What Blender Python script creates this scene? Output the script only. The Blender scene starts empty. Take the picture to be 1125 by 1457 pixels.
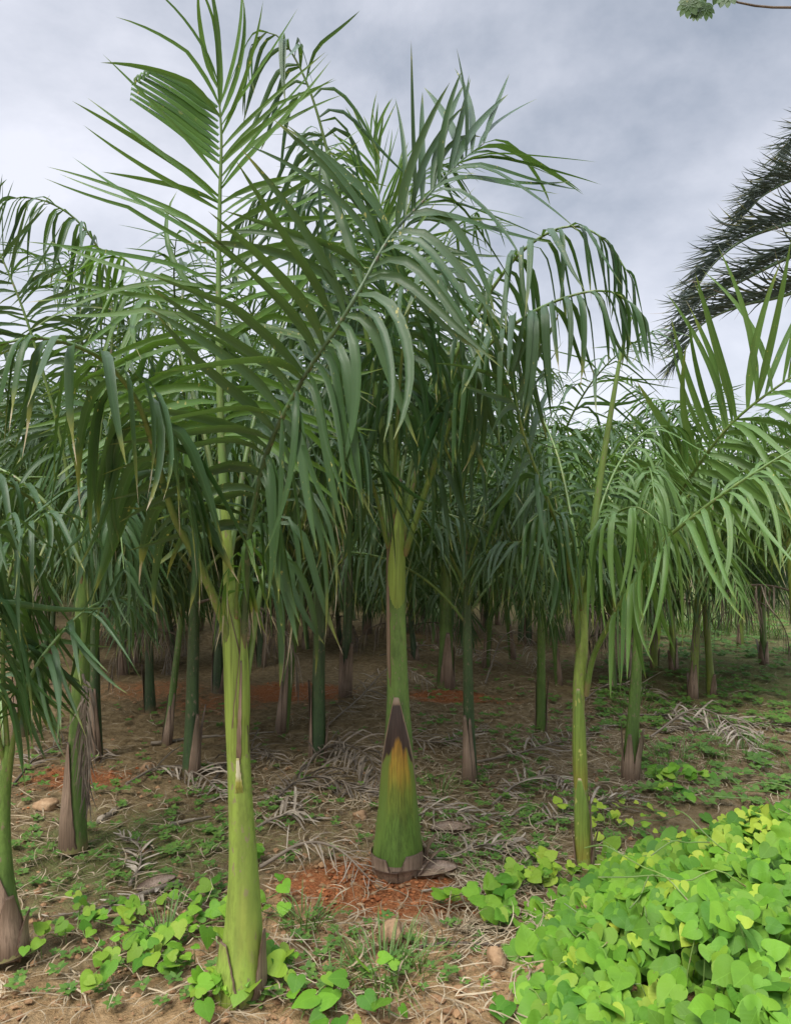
import bpy, math
import numpy as np
from mathutils import Vector

# ------------------------------------------------------------------ camera, world, sun, exposure
S = bpy.context.scene
COL = S.collection
F, CX, CY, HZ, H = 1080.0, 562.5, 728.5, 760.0, 1.5
PITCH = math.atan((HZ - CY) / F)
cam_d = bpy.data.cameras.new('camera')
cam_d.sensor_fit = 'VERTICAL'; cam_d.sensor_height = 24.0; cam_d.lens = F / 1457 * 24
cam_d.clip_start = 0.02; cam_d.clip_end = 3000
cam = bpy.data.objects.new('camera', cam_d); COL.objects.link(cam)
cam.location = (0, 0, H); cam.rotation_euler = (math.pi / 2 + PITCH, 0, 0)
S.camera = cam
S.view_settings.view_transform = 'Standard'; S.view_settings.look = 'None'
S.view_settings.gamma = 1.0; S.view_settings.use_curve_mapping = False
S.view_settings.exposure = 1.62
S.cycles.max_bounces = 8; S.cycles.transparent_max_bounces = 8
S.cycles.use_denoising = True

SUN_DIR = Vector((-0.35, -0.55, 0.85)).normalized()
SUN_EL = math.asin(SUN_DIR.z); SUN_ROT = math.atan2(SUN_DIR.x, SUN_DIR.y)
sd = bpy.data.lights.new('sun', 'SUN'); sd.energy = 1.5; sd.angle = math.radians(22); sd.color = (1.0, 0.95, 0.87)
so = bpy.data.objects.new('sun', sd); COL.objects.link(so)
so.rotation_euler = (-SUN_DIR).to_track_quat('-Z', 'Y').to_euler(); so.location = SUN_DIR * 30

W = bpy.data.worlds.new('World'); S.world = W; W.use_nodes = True
nt = W.node_tree; N = nt.nodes; Lk = nt.links; N.clear()
def wn(t, **k):
    n = N.new(t)
    for a, b in k.items(): setattr(n, a, b)
    return n
wo = wn('ShaderNodeOutputWorld'); bg = wn('ShaderNodeBackground'); bg.inputs['Strength'].default_value = 0.1
sky = wn('ShaderNodeTexSky'); sky.sky_type = 'NISHITA'; sky.sun_disc = False
sky.sun_elevation = SUN_EL; sky.sun_rotation = SUN_ROT
tc = wn('ShaderNodeTexCoord'); mp = wn('ShaderNodeMapping')
mp.inputs['Scale'].default_value = (1.0, 1.0, 1.45); mp.inputs['Location'].default_value = (0.31, 0.2, 0.12)
n1 = wn('ShaderNodeTexNoise'); n1.inputs['Scale'].default_value = 2.3; n1.inputs['Detail'].default_value = 7
n1.inputs['Roughness'].default_value = 0.56; n1.inputs['Distortion'].default_value = 0.15
r1 = wn('ShaderNodeValToRGB')
r1.color_ramp.elements[0].position = 0.36; r1.color_ramp.elements[0].color = (0.335, 0.378, 0.455, 1)
r1.color_ramp.elements[1].position = 0.67; r1.color_ramp.elements[1].color = (0.86, 0.87, 0.95, 1)
# overcast sky: brighter bank low down on the horizon, thin bright cloud overhead
sx = wn('ShaderNodeSeparateXYZ')
mr = wn('ShaderNodeMapRange'); mr.inputs[1].default_value = 0.05; mr.inputs[2].default_value = 0.62
mr.inputs[3].default_value = 0.22; mr.inputs[4].default_value = -0.08
ad = wn('ShaderNodeMath', operation='ADD')
zen = wn('ShaderNodeMapRange'); zen.interpolation_type = 'SMOOTHSTEP'; zen.inputs[1].default_value = 0.62; zen.inputs[2].default_value = 0.95
zen.inputs[3].default_value = 3.5; zen.inputs[4].default_value = 22.0
vm = wn('ShaderNodeVectorMath', operation='SCALE')
mx = wn('ShaderNodeMix', data_type='RGBA'); mx.inputs['Factor'].default_value = 0.93
Lk.new(tc.outputs['Generated'], mp.inputs['Vector']); Lk.new(mp.outputs[0], n1.inputs['Vector'])
Lk.new(tc.outputs['Generated'], sx.inputs[0]); Lk.new(sx.outputs['Z'], mr.inputs[0]); Lk.new(sx.outputs['Z'], zen.inputs[0])
Lk.new(n1.outputs['Fac'], ad.inputs[0]); Lk.new(mr.outputs[0], ad.inputs[1]); Lk.new(ad.outputs[0], r1.inputs[0])
Lk.new(r1.outputs[0], vm.inputs[0]); Lk.new(zen.outputs[0], vm.inputs['Scale'])
Lk.new(sky.outputs[0], mx.inputs['A']); Lk.new(vm.outputs[0], mx.inputs['B'])
Lk.new(mx.outputs['Result'], bg.inputs['Color']); Lk.new(bg.outputs[0], wo.inputs[0])

# ------------------------------------------------------------------ small helpers
CP, SP = math.cos(PITCH), math.sin(PITCH)
def P(px, py, Y):
    """the point at depth Y that stands where the photograph shows pixel px, py"""
    a = (px - CX) / F; b = (CY - py) / F
    d = Vector((a, CP - b * SP, SP + b * CP))
    k = Y / d.y
    return np.array((d.x * k, Y, H + d.z * k))

def hash2(ix, iy, s):
    h = (ix.astype(np.int64) * 374761393 + iy.astype(np.int64) * 668265263 + s * 974711) & 0x7fffffff
    h = ((h ^ (h >> 13)) * 1274126177) & 0x7fffffff
    return ((h ^ (h >> 16)) & 0xffff) / 65535.0
def vnoise(x, y, s=0):
    x = np.asarray(x, float); y = np.asarray(y, float)
    ix = np.floor(x); iy = np.floor(y); fx = x - ix; fy = y - iy
    fx = fx * fx * (3 - 2 * fx); fy = fy * fy * (3 - 2 * fy)
    a = hash2(ix, iy, s); b = hash2(ix + 1, iy, s); c = hash2(ix, iy + 1, s); d = hash2(ix + 1, iy + 1, s)
    return (a * (1 - fx) + b * fx) * (1 - fy) + (c * (1 - fx) + d * fx) * fy
def gh(x, y):
    """height of the ground"""
    return (0.10 * (vnoise(np.asarray(x) * .7, np.asarray(y) * .7, 1) - .5) + 0.05 * (vnoise(np.asarray(x) * 2.3, np.asarray(y) * 2.3, 2) - .5)
            + 0.024 * (vnoise(np.asarray(x) * 7, np.asarray(y) * 7, 3) - .5))
def G(px, py):
    """ground point seen at pixel"""
    z = 0.0
    for _ in range(6):
        p1 = P(px, py, 1.0); s = (H - z) / (H - p1[2])
        z = float(gh(p1[0] * s, s))
    return np.array((p1[0] * s, s, z))

def nrm(v):
    return v / np.maximum(np.linalg.norm(v, axis=-1, keepdims=True), 1e-9)

def resample(ctrl, n):
    c = np.asarray(ctrl, float)
    if len(c) == 2: c = np.array([c[0], (c[0] + c[1]) / 2, c[1]])
    e = np.vstack([2 * c[0] - c[1], c, 2 * c[-1] - c[-2]])
    out = []
    for i in range(len(c) - 1):
        p0, p1, p2, p3 = e[i:i + 4]
        t = np.linspace(0, 1, 16, endpoint=False)[:, None]
        out.append(.5 * (2 * p1 + (p2 - p0) * t + (2 * p0 - 5 * p1 + 4 * p2 - p3) * t ** 2 + (3 * p1 - p0 - 3 * p2 + p3) * t ** 3))
    out = np.vstack(out + [c[-1:]])
    d = np.linalg.norm(np.diff(out[:, :3], axis=0), axis=1); s = np.r_[0, np.cumsum(d)]
    q = np.linspace(0, s[-1], n)
    return np.stack([np.interp(q, s, out[:, k]) for k in range(out.shape[1])], 1), s[-1]

class MB:
    """collects vertices, faces and one colour attribute, then links ONE mesh object"""
    def __init__(self): self.v, self.f, self.c, self.n = [], [], [], 0
    def add(self, v, f, c=None):
        v = np.asarray(v, float).reshape(-1, 3)
        if c is None: c = np.zeros((len(v), 4))
        self.v.append(v); self.c.append(np.asarray(c, float).reshape(-1, 4)); self.f.append(np.asarray(f, int) + self.n); self.n += len(v)
    def build(self, name, mat, parent=None, origin=None, smooth=True):
        v = np.vstack(self.v); c = np.vstack(self.c)
        if origin is not None: v = v - np.asarray(origin)
        me = bpy.data.meshes.new(name)
        nv = len(v); fs = []; ls = []
        for f in self.f:
            if len(f): fs.append(f.reshape(-1)); ls.append(np.full(len(f), f.shape[1]))
        idx = np.concatenate(fs); cnt = np.concatenate(ls)
        me.vertices.add(nv); me.vertices.foreach_set('co', v.astype(np.float32).ravel())
        me.loops.add(len(idx)); me.loops.foreach_set('vertex_index', idx.astype(np.int32))
        me.polygons.add(len(cnt)); me.polygons.foreach_set('loop_start', np.r_[0, np.cumsum(cnt)[:-1]].astype(np.int32))
        me.polygons.foreach_set('use_smooth', np.full(len(cnt), smooth))
        at = me.attributes.new('data', 'FLOAT_COLOR', 'POINT'); at.data.foreach_set('color', c.astype(np.float32).ravel())
        me.update(calc_edges=True); me.validate()
        me.materials.append(mat)
        o = bpy.data.objects.new(name, me); COL.objects.link(o)
        if parent is not None: o.parent = parent
        return o

def grid_faces(nr, nc, closed=False):
    """quads of nr rows by nc columns of vertices"""
    i = np.arange(nr - 1)[:, None]; j = np.arange(nc if closed else nc - 1)[None, :]
    a = i * nc + j; b = i * nc + (j + 1) % nc
    return np.stack([a, b, b + nc, a + nc], -1).reshape(-1, 4)

def frames(Pt):
    T = nrm(np.gradient(Pt, axis=0))
    ref = np.array((0.13, 1.0, 0.05)); s = nrm(np.cross(T, ref)); u = np.cross(s, T)
    return T, s, u

def tube(mb, Pt, R, seg=8, squash=1.0, jitter=0.0, rnd=0.0, cap=True):
    n = len(Pt); T, s, u = frames(Pt)
    a = np.linspace(0, 2 * np.pi, seg, endpoint=False)
    R = np.asarray(R, float) * np.ones(n)
    rr = R[:, None] * np.ones(seg)
    if jitter:
        aa, tt = np.meshgrid(a, np.linspace(0, 1, n))
        rr = rr * (1 + jitter * (np.sin(2 * aa + 1 + 3 * tt) * .6 + np.sin(3 * aa + 5 * tt) * .4 + np.sin(tt * 40 + aa) * .12))
    v = Pt[:, None, :] + rr[..., None] * (np.cos(a)[None, :, None] * s[:, None, :] + squash * np.sin(a)[None, :, None] * u[:, None, :])
    c = np.zeros((n, seg, 4)); c[..., 0] = np.linspace(0, 1, n)[:, None]; c[..., 1] = rnd; c[..., 3] = (a / (2 * np.pi))[None, :]
    mb.add(v, grid_faces(n, seg, True)[:, ::-1], c)
    if cap:
        for k in (0, n - 1):
            mb.add(np.vstack([v[k], Pt[k:k + 1]]), np.array([[j, (j + 1) % seg, seg] for j in range(seg)]) if k else np.array([[(j + 1) % seg, j, seg] for j in range(seg)]), np.vstack([c[k], c[k, :1]]))

def tag(o, label, cat, group=None, kind=None):
    if label: o['label'] = label
    if cat: o['category'] = cat
    if group: o['group'] = group
    if kind: o['kind'] = kind
    return o
def thing(name, loc, label, cat, group=None):
    o = bpy.data.objects.new(name, None); COL.objects.link(o); o.location = tuple(loc); o.empty_display_size = .1
    return tag(o, label, cat, group)

# ------------------------------------------------------------------ materials
class M:
    def __init__(self, name):
        self.m = bpy.data.materials.new(name); self.m.use_nodes = True
        self.t = self.m.node_tree; self.t.nodes.clear()
        self.out = self.n('ShaderNodeOutputMaterial')
    def n(self, t, **k):
        x = self.t.nodes.new(t)
        for a, b in k.items(): setattr(x, a, b)
        return x
    def l(self, a, b): self.t.links.new(a, b)
    def data(self):
        a = self.n('ShaderNodeAttribute', attribute_name='data'); s = self.n('ShaderNodeSeparateColor')
        self.l(a.outputs['Color'], s.inputs[0])
        return s.outputs[0], s.outputs[1], s.outputs[2], a.outputs['Alpha']
    def noise(self, scale, detail=3, vec=None, stretch=None, rough=.55, coord='Object', dist=0.0):
        x = self.n('ShaderNodeTexNoise'); x.inputs['Scale'].default_value = scale; x.inputs['Detail'].default_value = detail
        x.inputs['Roughness'].default_value = rough; x.inputs['Distortion'].default_value = dist
        t = self.n('ShaderNodeTexCoord'); v = t.outputs[coord]
        if stretch:
            mp = self.n('ShaderNodeMapping'); mp.inputs['Scale'].default_value = stretch; self.l(v, mp.inputs[0]); v = mp.outputs[0]
        self.l(v, x.inputs['Vector']); return x.outputs['Fac']
    def ramp(self, fac, stops, interp='LINEAR'):
        r = self.n('ShaderNodeValToRGB'); cr = r.color_ramp; cr.interpolation = interp
        while len(cr.elements) < len(stops): cr.elements.new(0.5)
        for e, (p, c) in zip(cr.elements, stops): e.position = p; e.color = (*c, 1) if len(c) == 3 else c
        self.l(fac, r.inputs[0]); return r.outputs[0]
    def mix(self, f, a, b, blend='MIX'):
        x = self.n('ShaderNodeMix', data_type='RGBA', blend_type=blend)
        for s, v in (('Factor', f), ('A', a), ('B', b)):
            if isinstance(v, (int, float)): x.inputs[s].default_value = v
            elif isinstance(v, tuple): x.inputs[s].default_value = (*v, 1)
            else: self.l(v, x.inputs[s])
        return x.outputs['Result']
    def math(self, op, a, b=0.0, c=None):
        x = self.n('ShaderNodeMath', operation=op)
        for i, v in enumerate((a, b, c)):
            if v is None: continue
            if isinstance(v, (int, float)): x.inputs[i].default_value = v
            else: self.l(v, x.inputs[i])
        return x.outputs[0]
    def step(self, v, lo, hi, a=0.0, b=1.0):
        x = self.n('ShaderNodeMapRange'); x.interpolation_type = 'SMOOTHSTEP'
        for i, q in enumerate((v, lo, hi, a, b)):
            if isinstance(q, (int, float)): x.inputs[i].default_value = q
            else: self.l(q, x.inputs[i])
        return x.outputs[0]
    def bump(self, h, strength=.3, dist=.01):
        b = self.n('ShaderNodeBump'); b.inputs['Strength'].default_value = strength; b.inputs['Distance'].default_value = dist
        self.l(h, b.inputs['Height']); return b.outputs[0]
    def pbr(self, col, rough=.5, spec=.5, normal=None, trans=0.0, transcol=None):
        p = self.n('ShaderNodeBsdfPrincipled')
        if isinstance(col, tuple): p.inputs['Base Color'].default_value = (*col, 1)
        else: self.l(col, p.inputs['Base Color'])
        if isinstance(rough, (int, float)): p.inputs['Roughness'].default_value = rough
        else: self.l(rough, p.inputs['Roughness'])
        p.inputs['Specular IOR Level'].default_value = spec
        if normal is not None: self.l(normal, p.inputs['Normal'])
        sh = p.outputs[0]
        if trans:
            t = self.n('ShaderNodeBsdfTranslucent'); mx = self.n('ShaderNodeMixShader'); mx.inputs[0].default_value = trans
            if isinstance(transcol, tuple): t.inputs[0].default_value = (*transcol, 1)
            else: self.l(transcol if transcol is not None else col, t.inputs[0])
            self.l(sh, mx.inputs[1]); self.l(t.outputs[0], mx.inputs[2]); sh = mx.outputs[0]
        self.l(sh, self.out.inputs[0]); return self.m

def leaf_mat(name, dark, light, under, tip=(.46, .40, .27), rough=.38, spots=.66, trans=.26, glow=(.18, .30, .04)):
    m = M(name); u, r, dry, v = m.data()
    nz = m.noise(9, 3)
    col = m.mix(r, dark, light)
    col = m.mix(m.step(nz, .35, .75, 0, .35), col, light)
    edge = m.math('ABSOLUTE', m.math('SUBTRACT', v, .5))
    col = m.mix(m.step(edge, .0, .09, .45, 0.0), col, tuple(min(1, c * 1.5 + .02) for c in light))    # paler midrib
    g = m.n('ShaderNodeNewGeometry')
    col = m.mix(m.math('MULTIPLY', g.outputs['Backfacing'], .55), col, under)
    sp = m.step(m.noise(95, 2, stretch=(1, 1, .45)), spots, spots + .05)
    sp2 = m.math('MULTIPLY', sp, m.step(m.noise(4, 2), .5, .62))
    col = m.mix(m.math('MULTIPLY', sp2, .8), col, (.42, .38, .10))                                      # yellow leaf spot
    q = m.math('ADD', u, m.math('MULTIPLY', m.math('SUBTRACT', m.noise(30, 3, stretch=(1, 1, .3)), .5), .32))
    lim = m.math('SUBTRACT', 1.12, dry)
    yel = m.step(q, m.math('SUBTRACT', lim, .22), lim)
    col = m.mix(m.math('MULTIPLY', yel, .55), col, (.30, .30, .06))
    dr = m.step(q, lim, m.math('ADD', lim, .06))
    col = m.mix(dr, col, tip)
    h = m.n('ShaderNodeTexWave'); 
    vv = m.math('MULTIPLY', m.math('SINE', m.math('MULTIPLY', v, 75.0)), .5)
    return m.pbr(col, rough, .40, m.bump(vv, .22, .003), trans, m.mix(.5, col, glow)), m

def simple_leaf(*a, **k): return leaf_mat(*a, **k)[0]
MAT = {}
MAT['leaf'] = simple_leaf('palm_leaf_dark', (.013, .044, .012), (.033, .088, .022), (.054, .102, .036))
MAT['leaf_fresh'] = simple_leaf('palm_leaf_fresh', (.030, .090, .008), (.072, .165, .016), (.085, .165, .028), trans=.3, glow=(.2, .38, .04))
MAT['leaf_back'] = simple_leaf('palm_leaf_back', (.018, .054, .015), (.050, .112, .028), (.070, .120, .042), spots=.70)
MAT['leaf_light'] = simple_leaf('palm_leaf_light', (.040, .110, .020), (.105, .205, .042), (.115, .20, .055), trans=.26)
MAT['leaf_dusky'] = simple_leaf('palm_leaf_dusky', (.016, .030, .022), (.034, .054, .042), (.044, .056, .044), tip=(.22, .17, .13), rough=.6, spots=.9, trans=.05)

def dry_mat(name, a, b):
    m = M(name); u, r, d, v = m.data()
    col = m.mix(r, a, b)
    col = m.mix(m.step(m.noise(14, 4), .4, .7, 0, .6), col, tuple(c * .55 for c in a))
    return m.pbr(col, .85, .2, m.bump(m.noise(60, 3), .3, .004), .08)
MAT['dry_leaf'] = dry_mat('dry_leaf', (.22, .18, .135), (.45, .385, .30))
MAT['dry_grey'] = dry_mat('dry_grey_leaf', (.13, .105, .08), (.27, .225, .175))
MAT['straw'] = dry_mat('straw', (.24, .18, .11), (.46, .38, .26))

def stem_mat(name, low, high, fleck, scar=(.20, .15, .10), rough=.42):
    m = M(name); u, r, d, v = m.data()
    col = m.ramp(u, [(0.0, low), (1.0, high)])
    st = m.noise(3.2, 4, stretch=(9, 9, .55))
    col = m.mix(m.step(st, .36, .66, 0, .75), col, tuple(c * .60 for c in low))
    col = m.mix(m.step(m.noise(120, 3, stretch=(1, 1, .3)), .46, .60, 0, .42), col, tuple(c * .55 for c in low))
    col = m.mix(m.step(m.noise(2.2, 3, stretch=(2, 2, 1)), .42, .66, 0, .55), col, tuple(min(1, c * 1.35) for c in high))
    col = m.mix(m.step(m.noise(3.0, 3, stretch=(4, 4, .5)), .52, .74, 0, .5), col, fleck)
    fl = m.step(m.noise(70, 3, stretch=(1, 1, .4)), .60, .66)
    col = m.mix(m.math('MULTIPLY', fl, m.step(m.noise(5, 2), .38, .55, 0, .8)), col, scar)
    bl = m.step(m.noise(11, 5, stretch=(1.4, 1.4, .45), rough=.65), .56, .68)
    col = m.mix(m.math('MULTIPLY', bl, .55), col, tuple(c * .45 for c in low))
    col = m.mix(m.step(m.math('ADD', u, m.math('MULTIPLY', m.math('SUBTRACT', m.noise(16, 5, rough=.7), .5), .10)), .0, .055, .8, 0), col, (.20, .125, .070))
    return m.pbr(col, m.step(st, .2, .8, rough - .08, rough + .15), .45, m.bump(m.noise(26, 4, stretch=(1, 1, .15)), .16, .006))
MAT['stem_light'] = stem_mat('stem_pale_green', (.205, .280, .050), (.215, .320, .050), (.320, .345, .070))
MAT['stem_mid'] = stem_mat('stem_mid_green', (.085, .160, .028), (.130, .220, .046), (.13, .18, .05))
MAT['stem_dark'] = stem_mat('stem_dark_green', (.040, .075, .026), (.060, .115, .034), (.085, .10, .045))
MAT['stem_yellow'] = stem_mat('stem_yellow_green', (.16, .22, .040), (.21, .29, .055), (.32, .31, .06))
MAT['rachis'] = stem_mat('rachis_green', (.14, .21, .045), (.08, .15, .035), (.20, .22, .05))
MAT['spear'] = stem_mat('spear_leaf_green', (.20, .30, .055), (.10, .17, .05), (.22, .30, .07))
MAT['bark'] = stem_mat('brown_bark', (.11, .085, .065), (.13, .10, .075), (.18, .15, .12), rough=.8)

def sheath_mat(name, stops, edge, noise_amt=.22, edge_w=.10, spots=None, sidedark=0.0):
    m = M(name); u, r, e, v = m.data()
    q = m.math('ADD', u, m.math('MULTIPLY', m.math('SUBTRACT', m.noise(7, 5, stretch=(4, 4, .6)), .5), noise_amt))
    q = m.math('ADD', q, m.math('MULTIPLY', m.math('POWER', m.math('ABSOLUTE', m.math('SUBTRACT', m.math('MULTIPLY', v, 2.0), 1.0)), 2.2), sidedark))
    col = m.ramp(q, stops)
    col = m.mix(m.step(m.noise(4, 4, stretch=(8, 8, .5)), .42, .7, 0, .7), col, (.58, .56, .52), 'MULTIPLY')
    col = m.mix(m.step(m.noise(5, 4, stretch=(34, 34, .5), rough=.65), .44, .62, 0, .75), col, (.52, .50, .48), 'MULTIPLY')
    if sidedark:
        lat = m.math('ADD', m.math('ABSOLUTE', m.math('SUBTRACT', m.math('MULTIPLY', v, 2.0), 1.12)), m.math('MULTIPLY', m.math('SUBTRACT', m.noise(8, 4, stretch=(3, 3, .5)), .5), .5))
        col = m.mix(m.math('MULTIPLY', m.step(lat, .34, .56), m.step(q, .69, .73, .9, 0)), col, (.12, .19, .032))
    if spots: col = m.mix(m.step(m.noise(45, 2, stretch=(1, 1, .4)), .66, .72, 0, .8), col, spots)
    k = m.math('ADD', e, m.math('MULTIPLY', m.math('SUBTRACT', m.noise(20, 3), .5), .12))
    col = m.mix(m.step(k, edge_w * .5, edge_w, 1, 0), col, edge)
    return m.pbr(col, .5, .4, m.bump(m.noise(20, 4, stretch=(1, 1, .15)), .25, .006))
MAT['sheath_old'] = sheath_mat('sheath_yellow_and_black', [(0, (.100, .185, .030)), (.25, (.125, .215, .032)), (.44, (.20, .24, .032)), (.58, (.41, .27, .035)), (.68, (.34, .18, .028)), (.73, (.055, .032, .025)), (1, (.060, .045, .042))], (.24, .17, .11), noise_amt=.30, edge_w=.14, sidedark=.16)
MAT['sheath_pale'] = sheath_mat('sheath_pale_green', [(0, (.215, .29, .05)), (.7, (.225, .325, .055)), (1, (.25, .30, .07))], (.115, .075, .050), edge_w=.13)
MAT['sheath_white'] = sheath_mat('sheath_cut_white', [(0, (.22, .27, .06)), (.35, (.30, .30, .05)), (.55, (.62, .60, .40)), (1, (.66, .64, .46))], (.30, .28, .10), edge_w=.2)
MAT['sheath_dry'] = sheath_mat('sheath_dry_pink_grey', [(0, (.13, .085, .055)), (.5, (.33, .235, .165)), (1, (.21, .15, .105))], (.085, .052, .034))
MAT['sheath_yellow'] = sheath_mat('sheath_yellow_spotted', [(0, (.26, .22, .04)), (.4, (.17, .23, .04)), (1, (.16, .26, .05))], (.30, .22, .12), spots=(.42, .40, .12))

def vine_mat(name, a, b, young):
    m = M(name); u, r, d, v = m.data()
    col = m.mix(r, a, b)
    col = m.mix(m.step(m.noise(14, 3), .4, .75, 0, .4), col, a)
    col = m.mix(d, col, young)
    e = m.math('ABSOLUTE', m.math('SUBTRACT', v, .5))
    vein = m.math('ABSOLUTE', m.math('SINE', m.math('MULTIPLY', m.math('SUBTRACT', u, m.math('MULTIPLY', e, .8)), 17.0)))
    pale = tuple(min(1, c * 1.35 + .03) for c in b)
    col = m.mix(m.math('MULTIPLY', m.step(vein, .0, .12, 1, 0), .10), col, pale)
    col = m.mix(m.math('MULTIPLY', m.step(e, .0, .02, 1, 0), .25), col, pale)
    return m.pbr(col, .6, .28, m.bump(vein, .12, .003), .24, m.mix(.4, col, (.25, .5, .03)))
MAT['vine'] = vine_mat('vine_leaf', (.046, .145, .012), (.150, .325, .022), (.40, .48, .05))
MAT['weed'] = vine_mat('weed_leaf', (.05, .12, .022), (.105, .205, .036), (.2, .3, .05))
MAT['grass'] = simple_leaf('grass_blade', (.06, .13, .025), (.12, .22, .045), (.12, .2, .05), trans=.3)

m = M('soil_clod'); _, r, _, _ = m.data()
MAT['clod'] = m.pbr(m.mix(m.step(m.noise(25, 4), .3, .7), m.mix(r, (.16, .085, .045), (.36, .22, .115)), (.25, .15, .08)), .95, .1, m.bump(m.noise(60, 4), .5, .01))
m = M('stone'); MAT['stone'] = m.pbr(m.ramp(m.noise(14, 5), [(.3, (.20, .12, .065)), (.55, (.34, .22, .125)), (.75, (.42, .30, .19))]), .9, .15, m.bump(m.noise(28, 5), .7, .02))

# ground: dirt with orange subsoil, straw matting and greenery, each where the ground carries it
m = M('plantation_soil'); red, straw, green, light = m.data()
na, nb, nc = m.noise(3.2, 6), m.noise(17, 6, rough=.65), m.noise(75, 5, rough=.7)
soil = m.ramp(nb, [(.30, (.105, .072, .036)), (.5, (.198, .142, .073)), (.68, (.30, .222, .122))])
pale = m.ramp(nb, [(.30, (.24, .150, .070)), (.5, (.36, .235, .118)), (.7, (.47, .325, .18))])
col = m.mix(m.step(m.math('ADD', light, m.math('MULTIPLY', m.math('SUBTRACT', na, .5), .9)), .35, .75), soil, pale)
orange = m.ramp(nc, [(.3, (.17, .060, .023)), (.5, (.30, .110, .042)), (.7, (.42, .19, .085))])
col = m.mix(m.step(m.math('ADD', red, m.math('MULTIPLY', m.math('SUBTRACT', nb, .5), .8)), .25, .6), col, orange)
fib = m.noise(34, 4, stretch=(1, .22, 1), dist=1.6); fib2 = m.noise(34, 4, stretch=(.22, 1, 1), dist=1.6)
fb = m.step(m.math('MAXIMUM', fib, fib2), .56, .70)
col = m.mix(m.math('MULTIPLY', fb, m.step(m.math('ADD', straw, m.math('MULTIPLY', m.math('SUBTRACT', na, .5), 1.2)), .25, .8)), col, m.ramp(nc, [(.3, (.17, .13, .085)), (.7, (.40, .32, .21))]))
gm = m.math('MULTIPLY', m.step(m.math('ADD', green, m.math('MULTIPLY', m.math('SUBTRACT', nb, .5), 1.4)), .35, .8), m.step(nc, .38, .56, .25, 1))
col = m.mix(m.math('MULTIPLY', gm, .8), col, m.ramp(nc, [(.35, (.075, .110, .028)), (.7, (.15, .20, .055))]))
col = m.mix(m.step(nc, .56, .72, 0, .45), col, m.mix(.5, col, (.5, .38, .24)))
hh = m.math('ADD', m.math('MULTIPLY', nb, .7), m.math('MULTIPLY', nc, .35))
MAT['ground'] = m.pbr(col, .95, .12, m.bump(hh, 1.0, .05))

# ------------------------------------------------------------------ ground
def axis(lo, hi, step, far, g=1.22):
    a = list(np.arange(lo, hi, step)); s = step
    while a[-1] < far: s *= g; a.append(a[-1] + s)
    s = step; b = []; x = lo
    while x > -far: s *= g; x -= s; b.append(x)
    return np.array(b[::-1] + a)
def blob(x, y, px, py, rx, ry):
    c = G(px, py); return np.exp(-(((x - c[0]) / rx) ** 2 + ((y - c[1]) / ry) ** 2))
gx = axis(-3.2, 3.2, .028, 600); gy = axis(1.6, 7.0, .028, 900)
X, Y = np.meshgrid(gx, gy)
near = np.exp(-np.maximum(0, np.hypot(X, Y - 4) - 5) / 6)
fine = near * (.022 * (vnoise(X * 19, Y * 19, 4) - .5) + .012 * (vnoise(X * 41, Y * 41, 5) - .5))
red = np.zeros_like(X)
for q in ((512, 1252, .36, .25, 1.15), (580, 1272, .29, .2, 1.1), (440, 1262, .25, .16, .6), (110, 1108, .42, .32, .65), (300, 1000, .9, .6, .45), (420, 985, .6, .5, .8), (640, 990, .45, .3, .95), (720, 1000, .3, .3, .4), (1100, 905, 1.2, .6, .4), (540, 1320, .2, .1, .35), (220, 980, .9, .7, .45)):
    red = np.maximum(red, q[4] * blob(X, Y, *q[:4]))
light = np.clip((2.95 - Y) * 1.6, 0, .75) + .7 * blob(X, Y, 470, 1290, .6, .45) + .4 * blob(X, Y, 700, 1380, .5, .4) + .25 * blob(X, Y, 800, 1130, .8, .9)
straw = np.clip(.35 + .5 * blob(X, Y, 720, 1120, 1.0, 1.3) + .3 * blob(X, Y, 640, 930, 2.0, 4) - .5 * light - .5 * red, 0, 1)
green = (.22 + .55 * blob(X, Y, 120, 1230, .55, .5) + .5 * blob(X, Y, 1050, 970, 2.0, 2.2) + .28 * blob(X, Y, 680, 1180, .8, .7) + .35 * blob(X, Y, 250, 1190, .6, .4)
         + np.clip((X - 2.5) / 3, 0, .6) * np.clip((Y - 7) / 6, 0, 1) + np.clip((Y - 10) / 14, 0, .8))
mb = MB(); mb.add(np.stack([X, Y, gh(X, Y) + fine], -1), grid_faces(len(gy), len(gx)), np.stack([red, straw, np.clip(green, 0, 1), np.clip(light, 0, 1)], -1))
g = mb.build('ground', MAT['ground']); g['kind'] = 'structure'

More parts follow.
